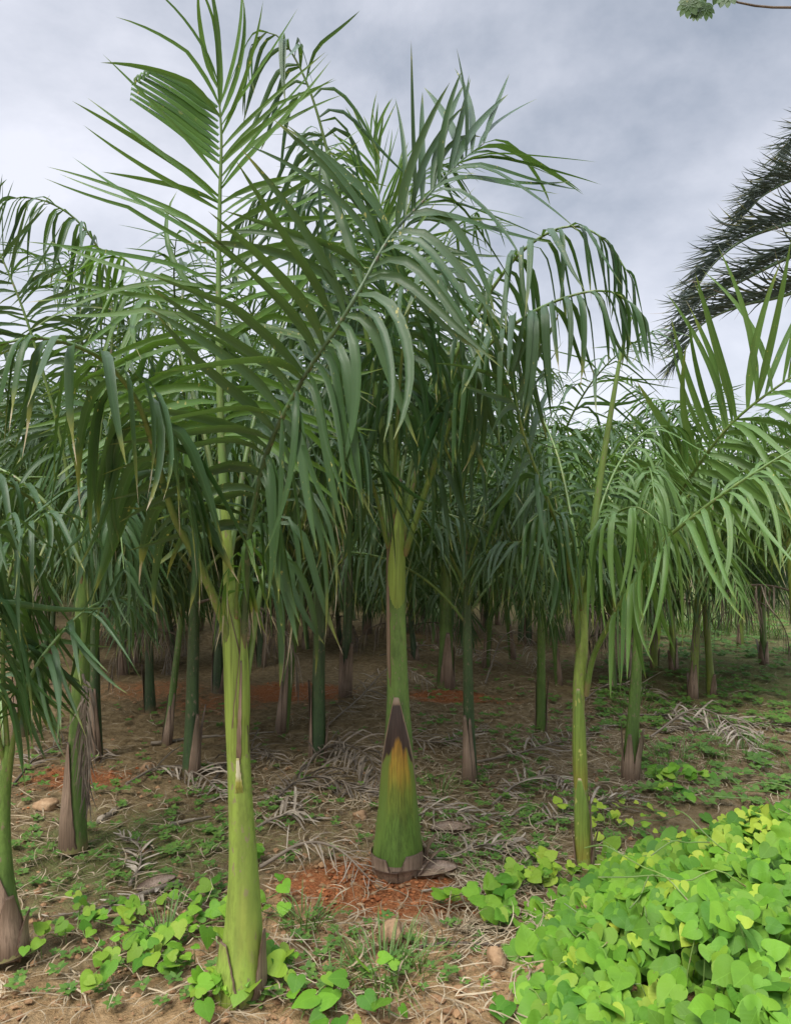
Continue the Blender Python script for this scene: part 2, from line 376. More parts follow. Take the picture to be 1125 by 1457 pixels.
# ------------------------------------------------------------------ palm parts
def ribbons(mb, p, d, wdir, L, Wd, nseg, rng, droop, kink=None, N=None, fold=.42, dry=None, roll=None, floor=False, curl=0.0, rnd=None, tail=.85, hang=False):
    """m leaflets at once: narrow folded blades that start at p along d and bend under their weight"""
    mcount = len(p); p = p.copy(); d = nrm(d); w = nrm(wdir - (wdir * d).sum(1, keepdims=True) * d)
    if roll is not None:
        b = np.cross(d, w); w = w * np.cos(roll)[:, None] + b * np.sin(roll)[:, None]
    nb = np.cross(d, w)
    if N is not None:
        sg = np.where((nb * N).sum(1) < 0, -1.0, 1.0); w = w * sg[:, None]
    lat = rng.normal(0, curl, mcount)
    us = np.linspace(0, 1, nseg + 1); V = np.zeros((mcount, nseg + 1, 3, 3)); C = np.zeros((mcount, nseg + 1, 3, 4))
    rv = rng.random(mcount) if rnd is None else rnd
    dv = np.zeros(mcount) if dry is None else dry
    kk = None if kink is None else kink
    for k, u in enumerate(us):
        nb = np.cross(d, w)
        hw = .5 * Wd * (.32 + .68 * min(1, u / .22) ** .8) * max(0, 1 - u ** 2.4) ** tail
        shrink = np.where(u > 1.08 - dv, .45, 1.0)
        hw = (hw * shrink)[:, None]
        V[:, k, 0] = p - w * hw + nb * hw * fold; V[:, k, 1] = p; V[:, k, 2] = p + w * hw + nb * hw * fold
        C[:, k, :, 0] = u; C[:, k, :, 1] = rv[:, None]; C[:, k, :, 2] = dv[:, None]; C[:, k, :, 3] = (.0, .5, 1.0)
        if k < nseg:
            g = droop * (.12 + 3.4 * math.exp(-((u - .17) / .17) ** 2)) if hang else droop * (.35 + 1.3 * u)
            if kk is not None: g = g + np.where(np.abs(u - kk) < .5 / nseg, 1.5, 0)
            d = nrm(d + np.stack([np.zeros(mcount), np.zeros(mcount), -g], 1) * (1.0 / nseg) * 2.2 + w * (lat / nseg)[:, None])
            p = p + d * (L / nseg)[:, None]
            if floor:
                z0 = gh(p[:, 0], p[:, 1]) + .010 + .02 * rv
                p[:, 2] = np.maximum(p[:, 2], z0)
            w = nrm(w - (w * d).sum(1, keepdims=True) * d)
    f = grid_faces(nseg + 1, 3)
    fa = (f[None] + (np.arange(mcount) * (nseg + 1) * 3)[:, None, None]).reshape(-1, 4)
    mb.add(V, fa, C)

def frond(parent, ctrl, L=.5, n=34, Wd=.04, r0=.010, face=(0, 0, 1), start=.3, droop=.5, droop_tip=None, ang=(72, 30), elev=18, seed=0, mat='leaf', rmat='rachis',
          dry=.08, pdry=.32, pkink=.1, nseg=9, name='frond', origin=None, floor=False, side=(1, 1), roll=.38, plume=8, tipL=.45, baseL=.7, fold=.42, label=None, sq=.8, apow=1.4, sdroop=(1, 1), skip=None, gap=.05, jit=6.5):
    """one feather leaf: a mesh of leaflets with its midrib as a child"""
    rng = np.random.default_rng(seed)
    Pt, length = resample(ctrl, 60)
    if floor: Pt[:, 2] = np.maximum(Pt[:, 2], gh(Pt[:, 0], Pt[:, 1]) + .015)
    T = nrm(np.gradient(Pt, axis=0)); fc = np.asarray(face, float)
    if fc.ndim == 1: fc = np.tile(fc, (60, 1))
    else: fc = np.stack([np.interp(np.linspace(0, 1, 60), np.linspace(0, 1, len(fc)), fc[:, k]) for k in range(3)], 1)
    Nn = nrm(fc - (fc * T).sum(1, keepdims=True) * T); Sd = np.cross(T, Nn)
    mb = MB()
    for sgn, dens in ((1, side[0]), (-1, side[1])):
        k = int(n * dens)
        if k < 1: continue
        q = np.linspace(start, 1.0, k) + rng.normal(0, .25 / n, k); q = np.clip(q, 0, 1)
        q = q[rng.random(k) > gap]
        if skip and skip[0] == sgn: q = q[(q < skip[1]) | (q > skip[2])]
        k = len(q)
        at = lambda A: np.stack([np.interp(q, np.linspace(0, 1, 60), A[:, j]) for j in range(3)], 1)
        p, t, nn, s = at(Pt), nrm(at(T)), nrm(at(Nn)), nrm(at(Sd)) * sgn
        f = np.clip((q - start) / (1 - start), 0, 1)
        a = np.radians(ang[0] + (ang[1] - ang[0]) * f ** apow + rng.normal(0, jit, k))
        e = np.radians(elev + rng.normal(0, plume, k))
        d = np.cos(a)[:, None] * t + np.sin(a)[:, None] * (np.cos(e)[:, None] * s + np.sin(e)[:, None] * nn)
        ll = L * (baseL + (1 - baseL) * np.sin(np.clip(f / .45, 0, 1) * np.pi / 2)) * (1 - (1 - tipL) * np.clip((f - .45) / .55, 0, 1) ** 1.3) * (1 + rng.normal(0, .06, k))
        dr = (droop + ((droop_tip if droop_tip is not None else droop) - droop) * f) * rng.uniform(.5, 1.5, k) * (sdroop[0] if sgn > 0 else sdroop[1])
        dry_ = np.where(rng.random(k) < pdry, rng.uniform(.5, 2.6, k) * dry, .02) + .02
        kink = np.where(rng.random(k) < pkink, rng.uniform(.25, .6, k), 9.0)
        ribbons(mb, p, d, t, ll, Wd * .84 * rng.uniform(.7, 1.15, k) * (1 - .35 * f), nseg, rng, dr, kink, nn, fold, dry_, rng.normal(0, roll, k), floor, .45, hang=not floor)
    o = mb.build(name, MAT[mat], parent, origin)
    rb = MB(); fr = np.linspace(0, 1, 60)
    tube(rb, Pt, r0 * (1 - fr) ** .75 + .0016, 8, sq)
    rb.build('rachis', MAT[rmat], o, origin)
    if label: o['label'] = label
    return o

def arc_ctrl(base, az, el, bend, length, n=9, twist=0.0):
    """control points of a frond that leaves base at elevation el and arches over"""
    p = np.array(base, float); out = [p.copy()]
    for k in range(n):
        f = (k + .5) / n; e = math.radians(el - bend * f ** 1.25); a = math.radians(az + twist * f)
        p = p + np.array((math.cos(a) * math.cos(e), math.sin(a) * math.cos(e), math.sin(e))) * (length / n); out.append(p.copy())
    return out

def stem(parent, spec, mat, origin, name='trunk', seg=24, jitter=.03, k=1.0):
    """spec rows: px, py, half width in px, depth"""
    rows = []
    for px, py, hw, Yd in spec:
        c = P(px, py, Yd); rows.append((*c, hw * k * Yd / F))
    A, _ = resample(rows, 48); mb = MB(); tube(mb, A[:, :3], A[:, 3], seg, 1.0, jitter)
    mb.build(name, MAT[mat], parent, origin); return A

def sheath(parent, A, t0, t1, az, wide, narrow, mat, origin, off=.004, flare=0.0, name='leaf_sheath', point=1.0, lift=.0, label=None, n=22, k=15, lean=0.0, foot=False, ragged=.0):
    """a leaf base wrapped round the stem path A between t0 and t1, tapering to a point; lean slides the point sideways"""
    V = np.zeros((n, k, 3)); C = np.zeros((n, k, 4)); us = np.linspace(-1, 1, k)
    for i in range(n):
        f = i / (n - 1); q = (t0 + (t1 - t0) * f) * (len(A) - 1); j = min(int(q), len(A) - 2); c = A[j] * (1 - q + j) + A[j + 1] * (q - j)
        half = math.radians(narrow + (wide - narrow) * (1 - f ** point))
        th = math.radians(az + lean * f) + half * us
        r = c[3] + (off if foot else off * min(1, f * 4.5) - .0022 * (1 - min(1, f * 3))) + flare * f ** 2.2 + lift * (np.abs(us) ** 3) * f
        th = th + math.radians(2.2) * np.sign(us) * (np.abs(us) > .75) * math.sin(f * 37 + az) * (1 - f)
        V[i, :, 0] = c[0] + np.cos(th) * r; V[i, :, 1] = c[1] + np.sin(th) * r; V[i, :, 2] = c[2]
        C[i, :, 0] = f; C[i, :, 2] = np.minimum(1 - np.abs(us), (1 - f) * 2.5 + .02); C[i, :, 3] = (us + 1) / 2
    mb = MB(); fc = grid_faces(n, k); mb.add(V, fc, C)
    Vi = V.copy(); Vi[..., 2] += .0005
    cen = np.array([[(A[min(int((t0 + (t1 - t0) * i / (n - 1)) * (len(A) - 1)), len(A) - 1)])[:2]] for i in range(n)])
    dirv = V[..., :2] - cen; ln = np.linalg.norm(dirv, axis=-1, keepdims=True); Vi[..., :2] = cen + dirv / ln * (ln - .0028)
    mb.add(Vi, fc[:, ::-1], C)
    rim = list(range(0, n * k, k)) + [(n - 1) * k + j for j in range(1, k)] + [i * k + k - 1 for i in range(n - 2, -1, -1)]
    mb.f.append(np.array([[rim[i], rim[i + 1], rim[i + 1] + n * k, rim[i] + n * k] for i in range(len(rim) - 1)]))
    o = mb.build(name, MAT[mat], parent, origin)
    if label: o['label'] = label
    return o

def pp(*rows): return [P(*r) for r in rows]
PALMS = 'young palms of the plantation'

# ------------------------------------------------------------------ front palm with the pale green trunk
b = P(340, 1422, 2.5); b[2] = gh(b[0], b[1])
t = thing('palm_tree', b, 'nearest palm, with smooth pale green trunk, white cut scar and one tall upright feather frond', 'palm tree', PALMS)
A = stem(t, [(341, 1428, 36, 2.5), (342, 1398, 38, 2.5), (345, 1350, 32, 2.5), (347, 1290, 26.5, 2.5), (346, 1220, 21.5, 2.5), (342, 1130, 18.5, 2.5), (338, 1040, 17.5, 2.5), (336, 960, 17.5, 2.5),
              (333, 905, 16.5, 2.5), (330, 870, 13, 2.5), (326, 820, 9, 2.5), (322, 750, 7.5, 2.5), (319, 690, 7, 2.5)], 'stem_light', b, k=.90)
sheath(t, A, .44, .785, -112, 105, 14, 'sheath_pale', b, .003, point=2.2, lean=-10)
sheath(t, A, .50, .74, -48, 62, 8, 'sheath_pale', b, .006, point=1.3, lean=22, lift=.004)
sheath(t, A, .455, .66, -80, 12, 3, 'sheath_dry', b, .0085, point=1.0, lean=26, name='dry_sheath')
sheath(t, A, .405, .475, -82, 22, 6, 'sheath_white', b, .008, point=.6, name='leaf_scar')
sheath(t, A, .0, .13, -150, 70, 12, 'sheath_pale', b, .007, flare=.004, point=1.6, lean=12)
sheath(t, A, .01, .15, -22, 34, 5, 'sheath_dry', b, .008, flare=.012, point=1.1, name='dry_sheath')
fk = dict(origin=b)
fc = frond(t, pp((322, 790, 2.5), (318, 700, 2.5), (313, 560, 2.5), (311, 420, 2.5), (313, 280, 2.49), (315, 190, 2.47), (309, 112, 2.45)), L=.60, n=39, Wd=.034, r0=.015, face=(0, -1, .15), start=.24, droop=.28, droop_tip=.0, ang=(74, 14), apow=2.2, elev=10, seed=3, mat='leaf_fresh', skip=(-1, .80, .905), plume=12, pkink=.16, tipL=.58, baseL=.9, dry=.03, **fk)
mb = MB(); kb = 9; rb_ = np.random.default_rng(2); tips = resample([P(214, 96, 2.40), P(192, 112, 2.40), P(187, 140, 2.41)], kb)[0]; roots = resample([P(310, 152, 2.46), P(313, 232, 2.48)], kb)[0]
for i in range(kb):
    d = tips[i] - roots[i]; hk = np.array((-.008, 0, -.020)) * (1 if i < 4 else .2)
    rows = resample([roots[i], roots[i] + d * .5 + (0, 0, .012), tips[i], tips[i] + hk * .8, tips[i] + hk * 1.6 + (.002, 0, 0)], 16)[0]; tt = nrm(np.gradient(rows, axis=0)); ww = nrm(np.cross(tt, np.array((.1, -1, .35 + rb_.normal(0, .2))))); nn_ = np.cross(tt, ww)
    u_ = np.linspace(0, 1, 16); hw = (.015 * (.35 + .65 * np.minimum(1, u_ / .2)) * (1 - .75 * u_ ** 2))[:, None]
    V = np.stack([rows - ww * hw + nn_ * hw * .4, rows, rows + ww * hw + nn_ * hw * .4], 1); C = np.zeros((16, 3, 4)); C[..., 0] = u_[:, None] * .9; C[..., 1] = rb_.random(); C[..., 2] = .03; C[..., 3] = (0, .5, 1)
    mb.add(V, grid_faces(16, 3), C)
mb.build('joined_leaflets', MAT['leaf_fresh'], fc, b)
frond(t, pp((345, 930, 2.49), (350, 850, 2.46), (356, 760, 2.4), (378, 650, 2.3), (425, 550, 2.2), (478, 468, 2.13), (510, 415, 2.12), (554, 338, 2.16), (600, 288, 2.22), (648, 236, 2.3), (688, 204, 2.38)), L=.50, n=48, Wd=.043, r0=.010, face=(-.2, -1, .25), start=.20, droop=1.1, droop_tip=.25, ang=(78, 20), elev=24, seed=11, plume=12, pkink=.02, gap=.0, tipL=.85, dry=.07, baseL=.8, sdroop=(1.25, .34), rmat='stem_dark', **fk)
frond(t, pp((332, 940, 2.49), (316, 880, 2.46), (282, 800, 2.38), (248, 735, 2.3), (222, 650, 2.2), (196, 572, 2.1), (150, 515, 2.0), (95, 488, 1.9), (35, 482, 1.85), (-40, 505, 1.82)), L=.46, n=28, Wd=.046, r0=.015, face=(0, .1, 1), start=.36, droop=1.3, ang=(70, 40), elev=22, seed=5, mat='leaf', pkink=.25, pdry=.55, dry=.14, roll=.4, **fk)
frond(t, pp((347, 990, 2.5), (358, 920, 2.52), (369, 850, 2.55), (392, 740, 2.66), (425, 660, 2.78), (462, 625, 2.88), (505, 640, 2.95)), L=.56, n=20, Wd=.036, r0=.010, start=.34, droop=1.5, ang=(70, 40), elev=12, seed=8, pdry=.8, dry=.16, pkink=.2, **fk)
frond(t, pp((322, 800, 2.52), (300, 660, 2.62), (262, 520, 2.72), (225, 430, 2.8), (180, 370, 2.86), (130, 350, 2.9)), L=.52, n=26, Wd=.032, r0=.010, face=(.2, 0, 1), start=.35, droop=.9, elev=10, seed=14, mat='leaf_fresh', **fk)
frond(t, pp((326, 800, 2.52), (352, 640, 2.66), (390, 500, 2.85), (430, 410, 3.0), (490, 350, 3.1)), L=.52, n=26, Wd=.032, r0=.010, face=(-.2, 0, 1), start=.35, droop=.7, elev=12, seed=15, **fk)
frond(t, pp((336, 880, 2.48), (338, 830, 2.44), (346, 790, 2.42), (360, 760, 2.40)), L=.30, n=7, Wd=.026, r0=.006, start=.35, droop=1.6, ang=(55, 30), seed=16, mat='leaf_fresh', dry=.25, pdry=.8, **fk)

# ------------------------------------------------------------------ thick palm in the middle
b = P(568, 1236, 3.4); b[2] = gh(b[0], b[1])
t = thing('palm_tree', b, 'thick dark green palm in red soil, old sheath yellow and black on its swollen base', 'palm tree', PALMS)
A = stem(t, [(566, 1240, 36, 3.4), (566, 1215, 37, 3.4), (566, 1190, 33.5, 3.4), (566, 1130, 26, 3.4), (567, 1060, 21.5, 3.4), (566, 985, 16.5, 3.4), (564, 900, 14.5, 3.4), (563, 830, 14, 3.4), (563, 770, 13, 3.4), (563, 710, 9, 3.4), (562, 640, 6, 3.4)], 'stem_mid', b, k=.93)
sheath(t, A, .035, .415, -97, 150, 10, 'sheath_old', b, .005, point=1.05, lift=.006, flare=.007, foot=True, label='old leaf sheath, green below, yellow then black towards its point')
sheath(t, A, .39, .80, -182, 50, 10, 'sheath_dry', b, .002, point=1.5, name='dry_sheath', lean=30)
for az, q, w_, fl, o_ in ((-95, .040, 62, -.004, .006), (-46, .058, 40, .002, .008), (-142, .050, 36, .004, .009), (30, .05, 40, .008, .008), (-75, .030, 30, .016, .010), (-115, .028, 26, .022, .010), (150, .05, 60, .006, .008)): sheath(t, A, .0, q, az, w_, 26, 'sheath_dry', b, o_, flare=fl, name='dry_sheath', point=2.5, foot=True)
sheath(t, A, .0, .06, -14, 34, 4, 'sheath_dry', b, .018, flare=.07, name='dry_sheath', point=.9, foot=True)
sheath(t, A, .02, .085, 0, 30, 6, 'sheath_dry', b, .02, flare=.05, name='dry_sheath', point=.8)
sheath(t, A, .60, .93, -70, 110, 12, 'sheath_pale', b, .003, point=2.0, lean=40)
fk = dict(origin=b)
frond(t, pp((560, 770, 3.4), (547, 640, 3.34), (522, 480, 3.22), (485, 300, 3.1), (448, 150, 3.04), (412, 70, 3.0), (382, 46, 2.97), (362, 62, 2.95)), L=.66, n=34, Wd=.036, r0=.013, face=(-.3, .2, 1), start=.3, droop=1.25, ang=(66, 35), elev=8, seed=21, mat='leaf', **fk)
frond(t, pp((572, 770, 3.4), (600, 640, 3.34), (650, 500, 3.25), (706, 402, 3.15), (755, 347, 3.05), (810, 322, 2.98), (858, 340, 2.93), (893, 388, 2.9)), L=.52, n=28, Wd=.042, r0=.013, face=(.1, 0, 1), start=.34, droop=1.25, ang=(68, 38), elev=10, seed=22, pdry=.5, dry=.10, **fk)
frond(t, pp((575, 790, 3.39), (622, 650, 3.2), (680, 512, 3.02), (745, 452, 2.9), (815, 420, 2.82), (872, 416, 2.78), (912, 446, 2.75)), L=.48, n=26, Wd=.046, r0=.013, face=(0, 0, 1), start=.4, droop=1.35, ang=(72, 42), elev=10, seed=23, pdry=.5, dry=.10, **fk)
frond(t, pp((562, 740, 3.42), (556, 600, 3.44), (548, 420, 3.48), (538, 270, 3.5), (528, 190, 3.5)), L=.42, n=30, Wd=.03, r0=.010, face=(0, -1, .2), start=.5, droop=.15, ang=(45, 10), elev=14, seed=24, mat='leaf_fresh', **fk)
frond(t, pp((556, 770, 3.42), (530, 640, 3.6), (480, 500, 3.8), (430, 430, 3.95), (370, 420, 4.05)), L=.58, n=32, Wd=.034, r0=.011, start=.3, droop=.9, seed=25, mat='leaf', **fk)
frond(t, pp((553, 780, 3.38), (530, 690, 3.25), (495, 625, 3.1), (455, 600, 3.0), (410, 625, 2.95)), L=.56, n=24, Wd=.036, r0=.010, start=.32, droop=1.4, seed=26, pdry=.6, dry=.12, **fk)
frond(t, pp((574, 790, 3.42), (612, 680, 3.55), (660, 600, 3.7), (710, 580, 3.8), (760, 610, 3.85)), L=.55, n=26, Wd=.034, r0=.010, start=.3, droop=1.3, seed=27, **fk)
frond(t, pp((560, 740, 3.42), (590, 560, 3.7), (615, 420, 3.95), (645, 330, 4.1), (680, 300, 4.2)), L=.6, n=32, Wd=.034, r0=.010, face=(0, 0, 1), start=.3, droop=.7, seed=28, **fk)
frond(t, pp((558, 740, 3.38), (565, 600, 3.2), (575, 480, 3.05), (595, 400, 2.95), (630, 390, 2.9)), L=.5, n=26, Wd=.038, r0=.010, start=.4, droop=1.2, seed=29, **fk)
frond(t, pp((558, 740, 3.42), (530, 540, 3.5), (480, 370, 3.6), (430, 280, 3.68), (385, 270, 3.72), (350, 310, 3.75)), L=.58, n=34, Wd=.036, r0=.010, start=.3, droop=.9, seed=31, **fk)
frond(t, pp((560, 740, 3.44), (555, 520, 3.6), (570, 340, 3.75), (600, 250, 3.85), (635, 235, 3.9)), L=.56, n=34, Wd=.036, r0=.010, start=.3, droop=.6, seed=32, **fk)
frond(t, pp((566, 760, 3.42), (590, 640, 3.5), (620, 530, 3.55), (668, 480, 3.55), (720, 500, 3.5), (750, 560, 3.45)), L=.5, n=34, Wd=.034, r0=.010, start=.3, droop=.9, seed=33, **fk)
frond(t, pp((556, 745, 3.4), (540, 560, 3.5), (515, 380, 3.6), (480, 240, 3.7), (455, 190, 3.75)), L=.6, n=32, Wd=.034, r0=.010, start=.35, droop=.9, seed=30, **fk)

# ------------------------------------------------------------------ slender palm on the right with the closed spear
b = P(831, 1236, 3.45); b[2] = gh(b[0], b[1])
t = thing('palm_tree', b, 'slender yellow-green palm with spotted stem and a long closed spear leaf, beside the vines', 'palm tree', PALMS)
A = stem(t, [(831, 1240, 12, 3.45), (829, 1190, 11, 3.45), (826, 1120, 9.5, 3.45), (823, 1050, 8.6, 3.45), (823, 980, 8.4, 3.45), (827, 930, 8.5, 3.45), (828, 890, 8, 3.45), (829, 850, 6, 3.45), (831, 820, 5, 3.45)], 'stem_yellow', b, seg=18)
sheath(t, A, .02, .32, -110, 150, 12, 'sheath_yellow', b, .003, point=1.2)
sheath(t, A, .25, .62, -60, 130, 12, 'sheath_yellow', b, .0045, point=1.6, lean=-50)
sheath(t, A, .0, .30, -20, 42, 6, 'sheath_dry', b, .005, flare=.006, name='dry_sheath')
sheath(t, A, .0, .17, 170, 40, 8, 'sheath_dry', b, .006, flare=.014, name='dry_sheath')
sheath(t, A, .0, .15, -30, 40, 8, 'sheath_dry', b, .008, flare=.03, name='dry_sheath')
mb = MB(); Ps, _ = resample(pp((828, 890, 3.44), (839, 790, 3.43), (852, 690, 3.42), (868, 590, 3.4), (884, 500, 3.38), (903, 436, 3.36)), 40)
fr = np.linspace(0, 1, 40); tube(mb, Ps, .017 * (1 - fr) ** .6 * (.75 + .5 * np.sin(fr * 2.2)) + .001, 8, .8); mb.build('spear_leaf', MAT['spear'], t, b)
fk = dict(origin=b, mat='leaf_light')
frond(t, pp((823, 930, 3.45), (818, 860, 3.38), (800, 770, 3.22), (770, 690, 3.05), (748, 630, 2.95), (736, 580, 2.9), (728, 530, 2.88)), L=.56, n=17, Wd=.040, r0=.012, face=(.2, -.6, .7), start=.40, droop=1.0, droop_tip=.1, ang=(75, 20), elev=6, seed=41, origin=b, mat='leaf', tipL=.55)
frond(t, pp((833, 990, 3.44), (842, 940, 3.4), (860, 900, 3.33), (900, 830, 3.2), (945, 770, 3.06), (987, 734, 2.97), (1029, 702, 2.9), (1080, 668, 2.84), (1125, 642, 2.8), (1185, 622, 2.78)), L=.58, n=24, Wd=.036, r0=.012, face=(-.1, -.35, 1), start=.28, droop=.95, droop_tip=.55, ang=(68, 34), elev=14, seed=42, **fk)
frond(t, pp((829, 850, 3.45), (846, 780, 3.3), (872, 735, 3.15), (905, 722, 3.02), (940, 745, 2.95)), L=.5, n=16, Wd=.036, r0=.008, start=.35, droop=1.45, seed=43, **fk)
frond(t, pp((830, 850, 3.46), (846, 750, 3.6), (880, 660, 3.75), (925, 610, 3.9), (980, 610, 4.0)), L=.5, n=24, Wd=.030, r0=.008, start=.3, droop=.9, seed=44, **fk)
frond(t, pp((829, 850, 3.46), (815, 750, 3.6), (790, 640, 3.8), (750, 560, 4.0), (700, 530, 4.1)), L=.5, n=24, Wd=.032, r0=.008, start=.3, droop=.8, seed=45, origin=b, mat='leaf')
frond(t, pp((827, 870, 3.44), (822, 800, 3.3), (805, 745, 3.2), (780, 725, 3.12), (750, 745, 3.05)), L=.45, n=14, Wd=.034, r0=.008, start=.35, droop=1.5, seed=46, origin=b, mat='leaf')

# ------------------------------------------------------------------ palm behind it, its big frond reaching right
b = P(896, 1112, 4.6); b[2] = gh(b[0], b[1])
t = thing('palm_tree', b, 'palm between the vines and slender spear palm, brown split sheaths round its base', 'palm tree', PALMS)
A = stem(t, [(896, 1116, 13, 4.6), (898, 1060, 10, 4.6), (902, 1000, 8, 4.6), (907, 920, 7, 4.6), (910, 840, 6.5, 4.6), (912, 780, 6, 4.6)], 'stem_mid', b, seg=16)
for az, q, fl in ((-120, .22, .02), (-50, .24, .03), (170, .26, .03), (0, .2, .03)): sheath(t, A, .0, q, az, 55, 8, 'sheath_dry', b, .006, flare=fl, name='dry_sheath')
fk = dict(origin=b, mat='leaf_light')
frond(t, pp((911, 830, 4.6), (932, 770, 4.45), (965, 705, 4.25), (1005, 645, 4.05), (1050, 593, 3.9), (1119, 541, 3.75), (1190, 500, 3.65), (1260, 490, 3.6)), L=.76, n=34, Wd=.056, r0=.012, face=(.1, -.8, .5), start=.3, droop=.25, ang=(60, 30), elev=14, seed=51, baseL=.65, sdroop=(1, .15), pkink=.02, **fk)
for i, (az, el, bd, ln) in enumerate(((200, 72, 110, 1.7), (130, 68, 105, 1.7), (60, 66, 100, 1.7), (255, 60, 110, 1.5), (310, 62, 115, 1.5), (20, 78, 90, 1.6))):
    frond(t, arc_ctrl(A[-3][:3], az, el, bd, ln), L=.52, n=26, Wd=.034, r0=.009, start=.28, droop=.9, seed=52 + i, **fk)

# ------------------------------------------------------------------ leaning palm at the left border
b = P(12, 1352, 2.75); b[2] = gh(b[0], b[1])
t = thing('palm_tree', b, 'leaning palm at the left border, brown rotting base and one thin green petiole', 'palm tree', PALMS)
A = stem(t, [(10, 1356, 30, 2.75), (6, 1320, 25, 2.75), (2, 1270, 19, 2.75), (3, 1200, 12, 2.75), (6, 1130, 9, 2.75), (14, 1060, 7.5, 2.75)], 'stem_mid', b, seg=18)
for az, q, w_, fl in ((-90, .42, 120, .0), (-40, .30, 60, .02), (-130, .34, 60, .02), (10, .2, 50, .03)): sheath(t, A, .0, q, az, w_, 10, 'sheath_dry', b, .006, flare=fl, name='dry_sheath', point=1.4)
fk = dict(origin=b)
frond(t, pp((10, 1120, 2.75), (22, 1040, 2.72), (46, 960, 2.7), (80, 910, 2.75), (120, 870, 2.8), (165, 850, 2.9), (205, 860, 2.95)), L=.42, n=22, Wd=.028, r0=.009, start=.3, droop=.75, seed=61, **fk)
frond(t, pp((12, 1080, 2.75), (5, 960, 2.7), (8, 850, 2.68), (30, 770, 2.68), (70, 730, 2.7), (120, 740, 2.75)), L=.5, n=24, Wd=.034, r0=.009, start=.3, droop=1.0, seed=62, origin=b)
frond(t, pp((8, 1090, 2.75), (-20, 980, 2.65), (-40, 880, 2.55), (-35, 790, 2.5), (10, 740, 2.5)), L=.5, n=24, Wd=.034, r0=.009, start=.3, droop=1.0, seed=63, origin=b)
frond(t, pp((10, 1090, 2.78), (0, 980, 2.95), (-10, 880, 3.1), (10, 800, 3.25), (60, 770, 3.3)), L=.5, n=24, Wd=.034, r0=.009, start=.3, droop=1.0, seed=64, **fk)

# ------------------------------------------------------------------ palm with grey hanging dead frond
b = P(103, 1204, 3.68); b[2] = gh(b[0], b[1])
t = thing('palm_tree', b, 'short palm with one pale dry sheath and a grey dead frond hanging down its trunk', 'palm tree', PALMS)
A = stem(t, [(104, 1208, 20, 3.68), (106, 1150, 16, 3.68), (110, 1080, 13, 3.68), (114, 1000, 12, 3.68), (117, 920, 11, 3.68), (118, 840, 9, 3.68), (118, 780, 7, 3.68)], 'stem_mid', b, seg=18)
sheath(t, A, .0, .36, -125, 75, 6, 'sheath_dry', b, .006, flare=.005, name='dry_sheath', point=1.1)
frond(t, pp((118, 960, 3.64), (124, 985, 3.54), (122, 1020, 3.52), (122, 1080, 3.52), (126, 1140, 3.52)), L=.24, n=34, Wd=.012, r0=.006, face=(0, -1, .2), start=.1, droop=1.4, ang=(50, 20), seed=71, mat='dry_grey', rmat='dry_grey', name='dead_frond', origin=b)
fk = dict(origin=b)
frond(t, pp((118, 830, 3.68), (140, 640, 3.75), (160, 480, 3.8), (150, 380, 3.8), (118, 322, 3.75), (70, 288, 3.7), (20, 282, 3.65), (-30, 300, 3.6)), L=.55, n=34, Wd=.034, r0=.012, start=.35, droop=1.0, ang=(64, 32), elev=8, seed=72, **fk)
frond(t, pp((116, 830, 3.66), (90, 640, 3.55), (40, 460, 3.45), (-10, 340, 3.4), (-50, 280, 3.35)), L=.5, n=30, Wd=.034, r0=.011, start=.35, droop=.25, seed=73, face=(0, -1, .3), **fk)
for i, (az, el, bd, ln) in enumerate(((10, 66, 120, 1.7), (60, 72, 100, 1.8), (115, 70, 100, 1.8), (170, 62, 120, 1.6), (235, 58, 120, 1.5), (300, 55, 125, 1.3), (330, 74, 100, 1.7))):
    frond(t, arc_ctrl(A[-3][:3], az, el, bd, ln), L=.55, n=28, Wd=.034, r0=.010, start=.26, droop=1.0, seed=74 + i, **fk)

# ------------------------------------------------------------------ dusky feathery palm beyond, at the right border
Yp = 6.0; crown = P(1310, 330, Yp); b = np.array((crown[0], Yp, 0)); b[2] = gh(b[0], b[1])
t = thing('palm_tree', b, 'older dusky palm with fine comb-like arching fronds against the sky, right border', 'palm tree')
Ap, _ = resample([(*b, .12), (b[0], b[1], 1.8, .10), (*crown, .09)], 30); mb = MB(); tube(mb, Ap[:, :3], Ap[:, 3], 16, 1, .05); mb.build('trunk', MAT['bark'], t, b)
for i, rows in enumerate((((1310, 330, 6), (1215, 372, 5.9), (1125, 417, 5.8), (1051, 436, 5.8), (998, 462, 5.8), (968, 510, 5.8)),
                          ((1310, 325, 6), (1210, 335, 5.9), (1125, 365, 5.85), (1050, 402, 5.8), (995, 432, 5.8), (970, 472, 5.8)),
                          ((1310, 320, 6), (1210, 300, 6.1), (1125, 318, 6.1), (1060, 340, 6.1), (1015, 375, 6.1), (985, 420, 6.1)),
                          ((1310, 315, 6), (1230, 255, 6.2), (1150, 250, 6.2), (1090, 275, 6.2), (1060, 305, 6.2)),
                          ((1310, 315, 6), (1240, 190, 6.4), (1180, 175, 6.4), (1130, 205, 6.4), (1118, 232, 6.4)))):
    frond(t, pp(*rows), L=.50, n=120, Wd=.022, r0=.024, face=(0, 0, 1), start=.10, droop=.10, ang=(42, 26), elev=64, plume=5, roll=.15, gap=.0, jit=3, seed=90 + i, mat='leaf_dusky', rmat='stem_dark', origin=b, nseg=6, pdry=.2, dry=.2, tipL=.6, sq=1.0)
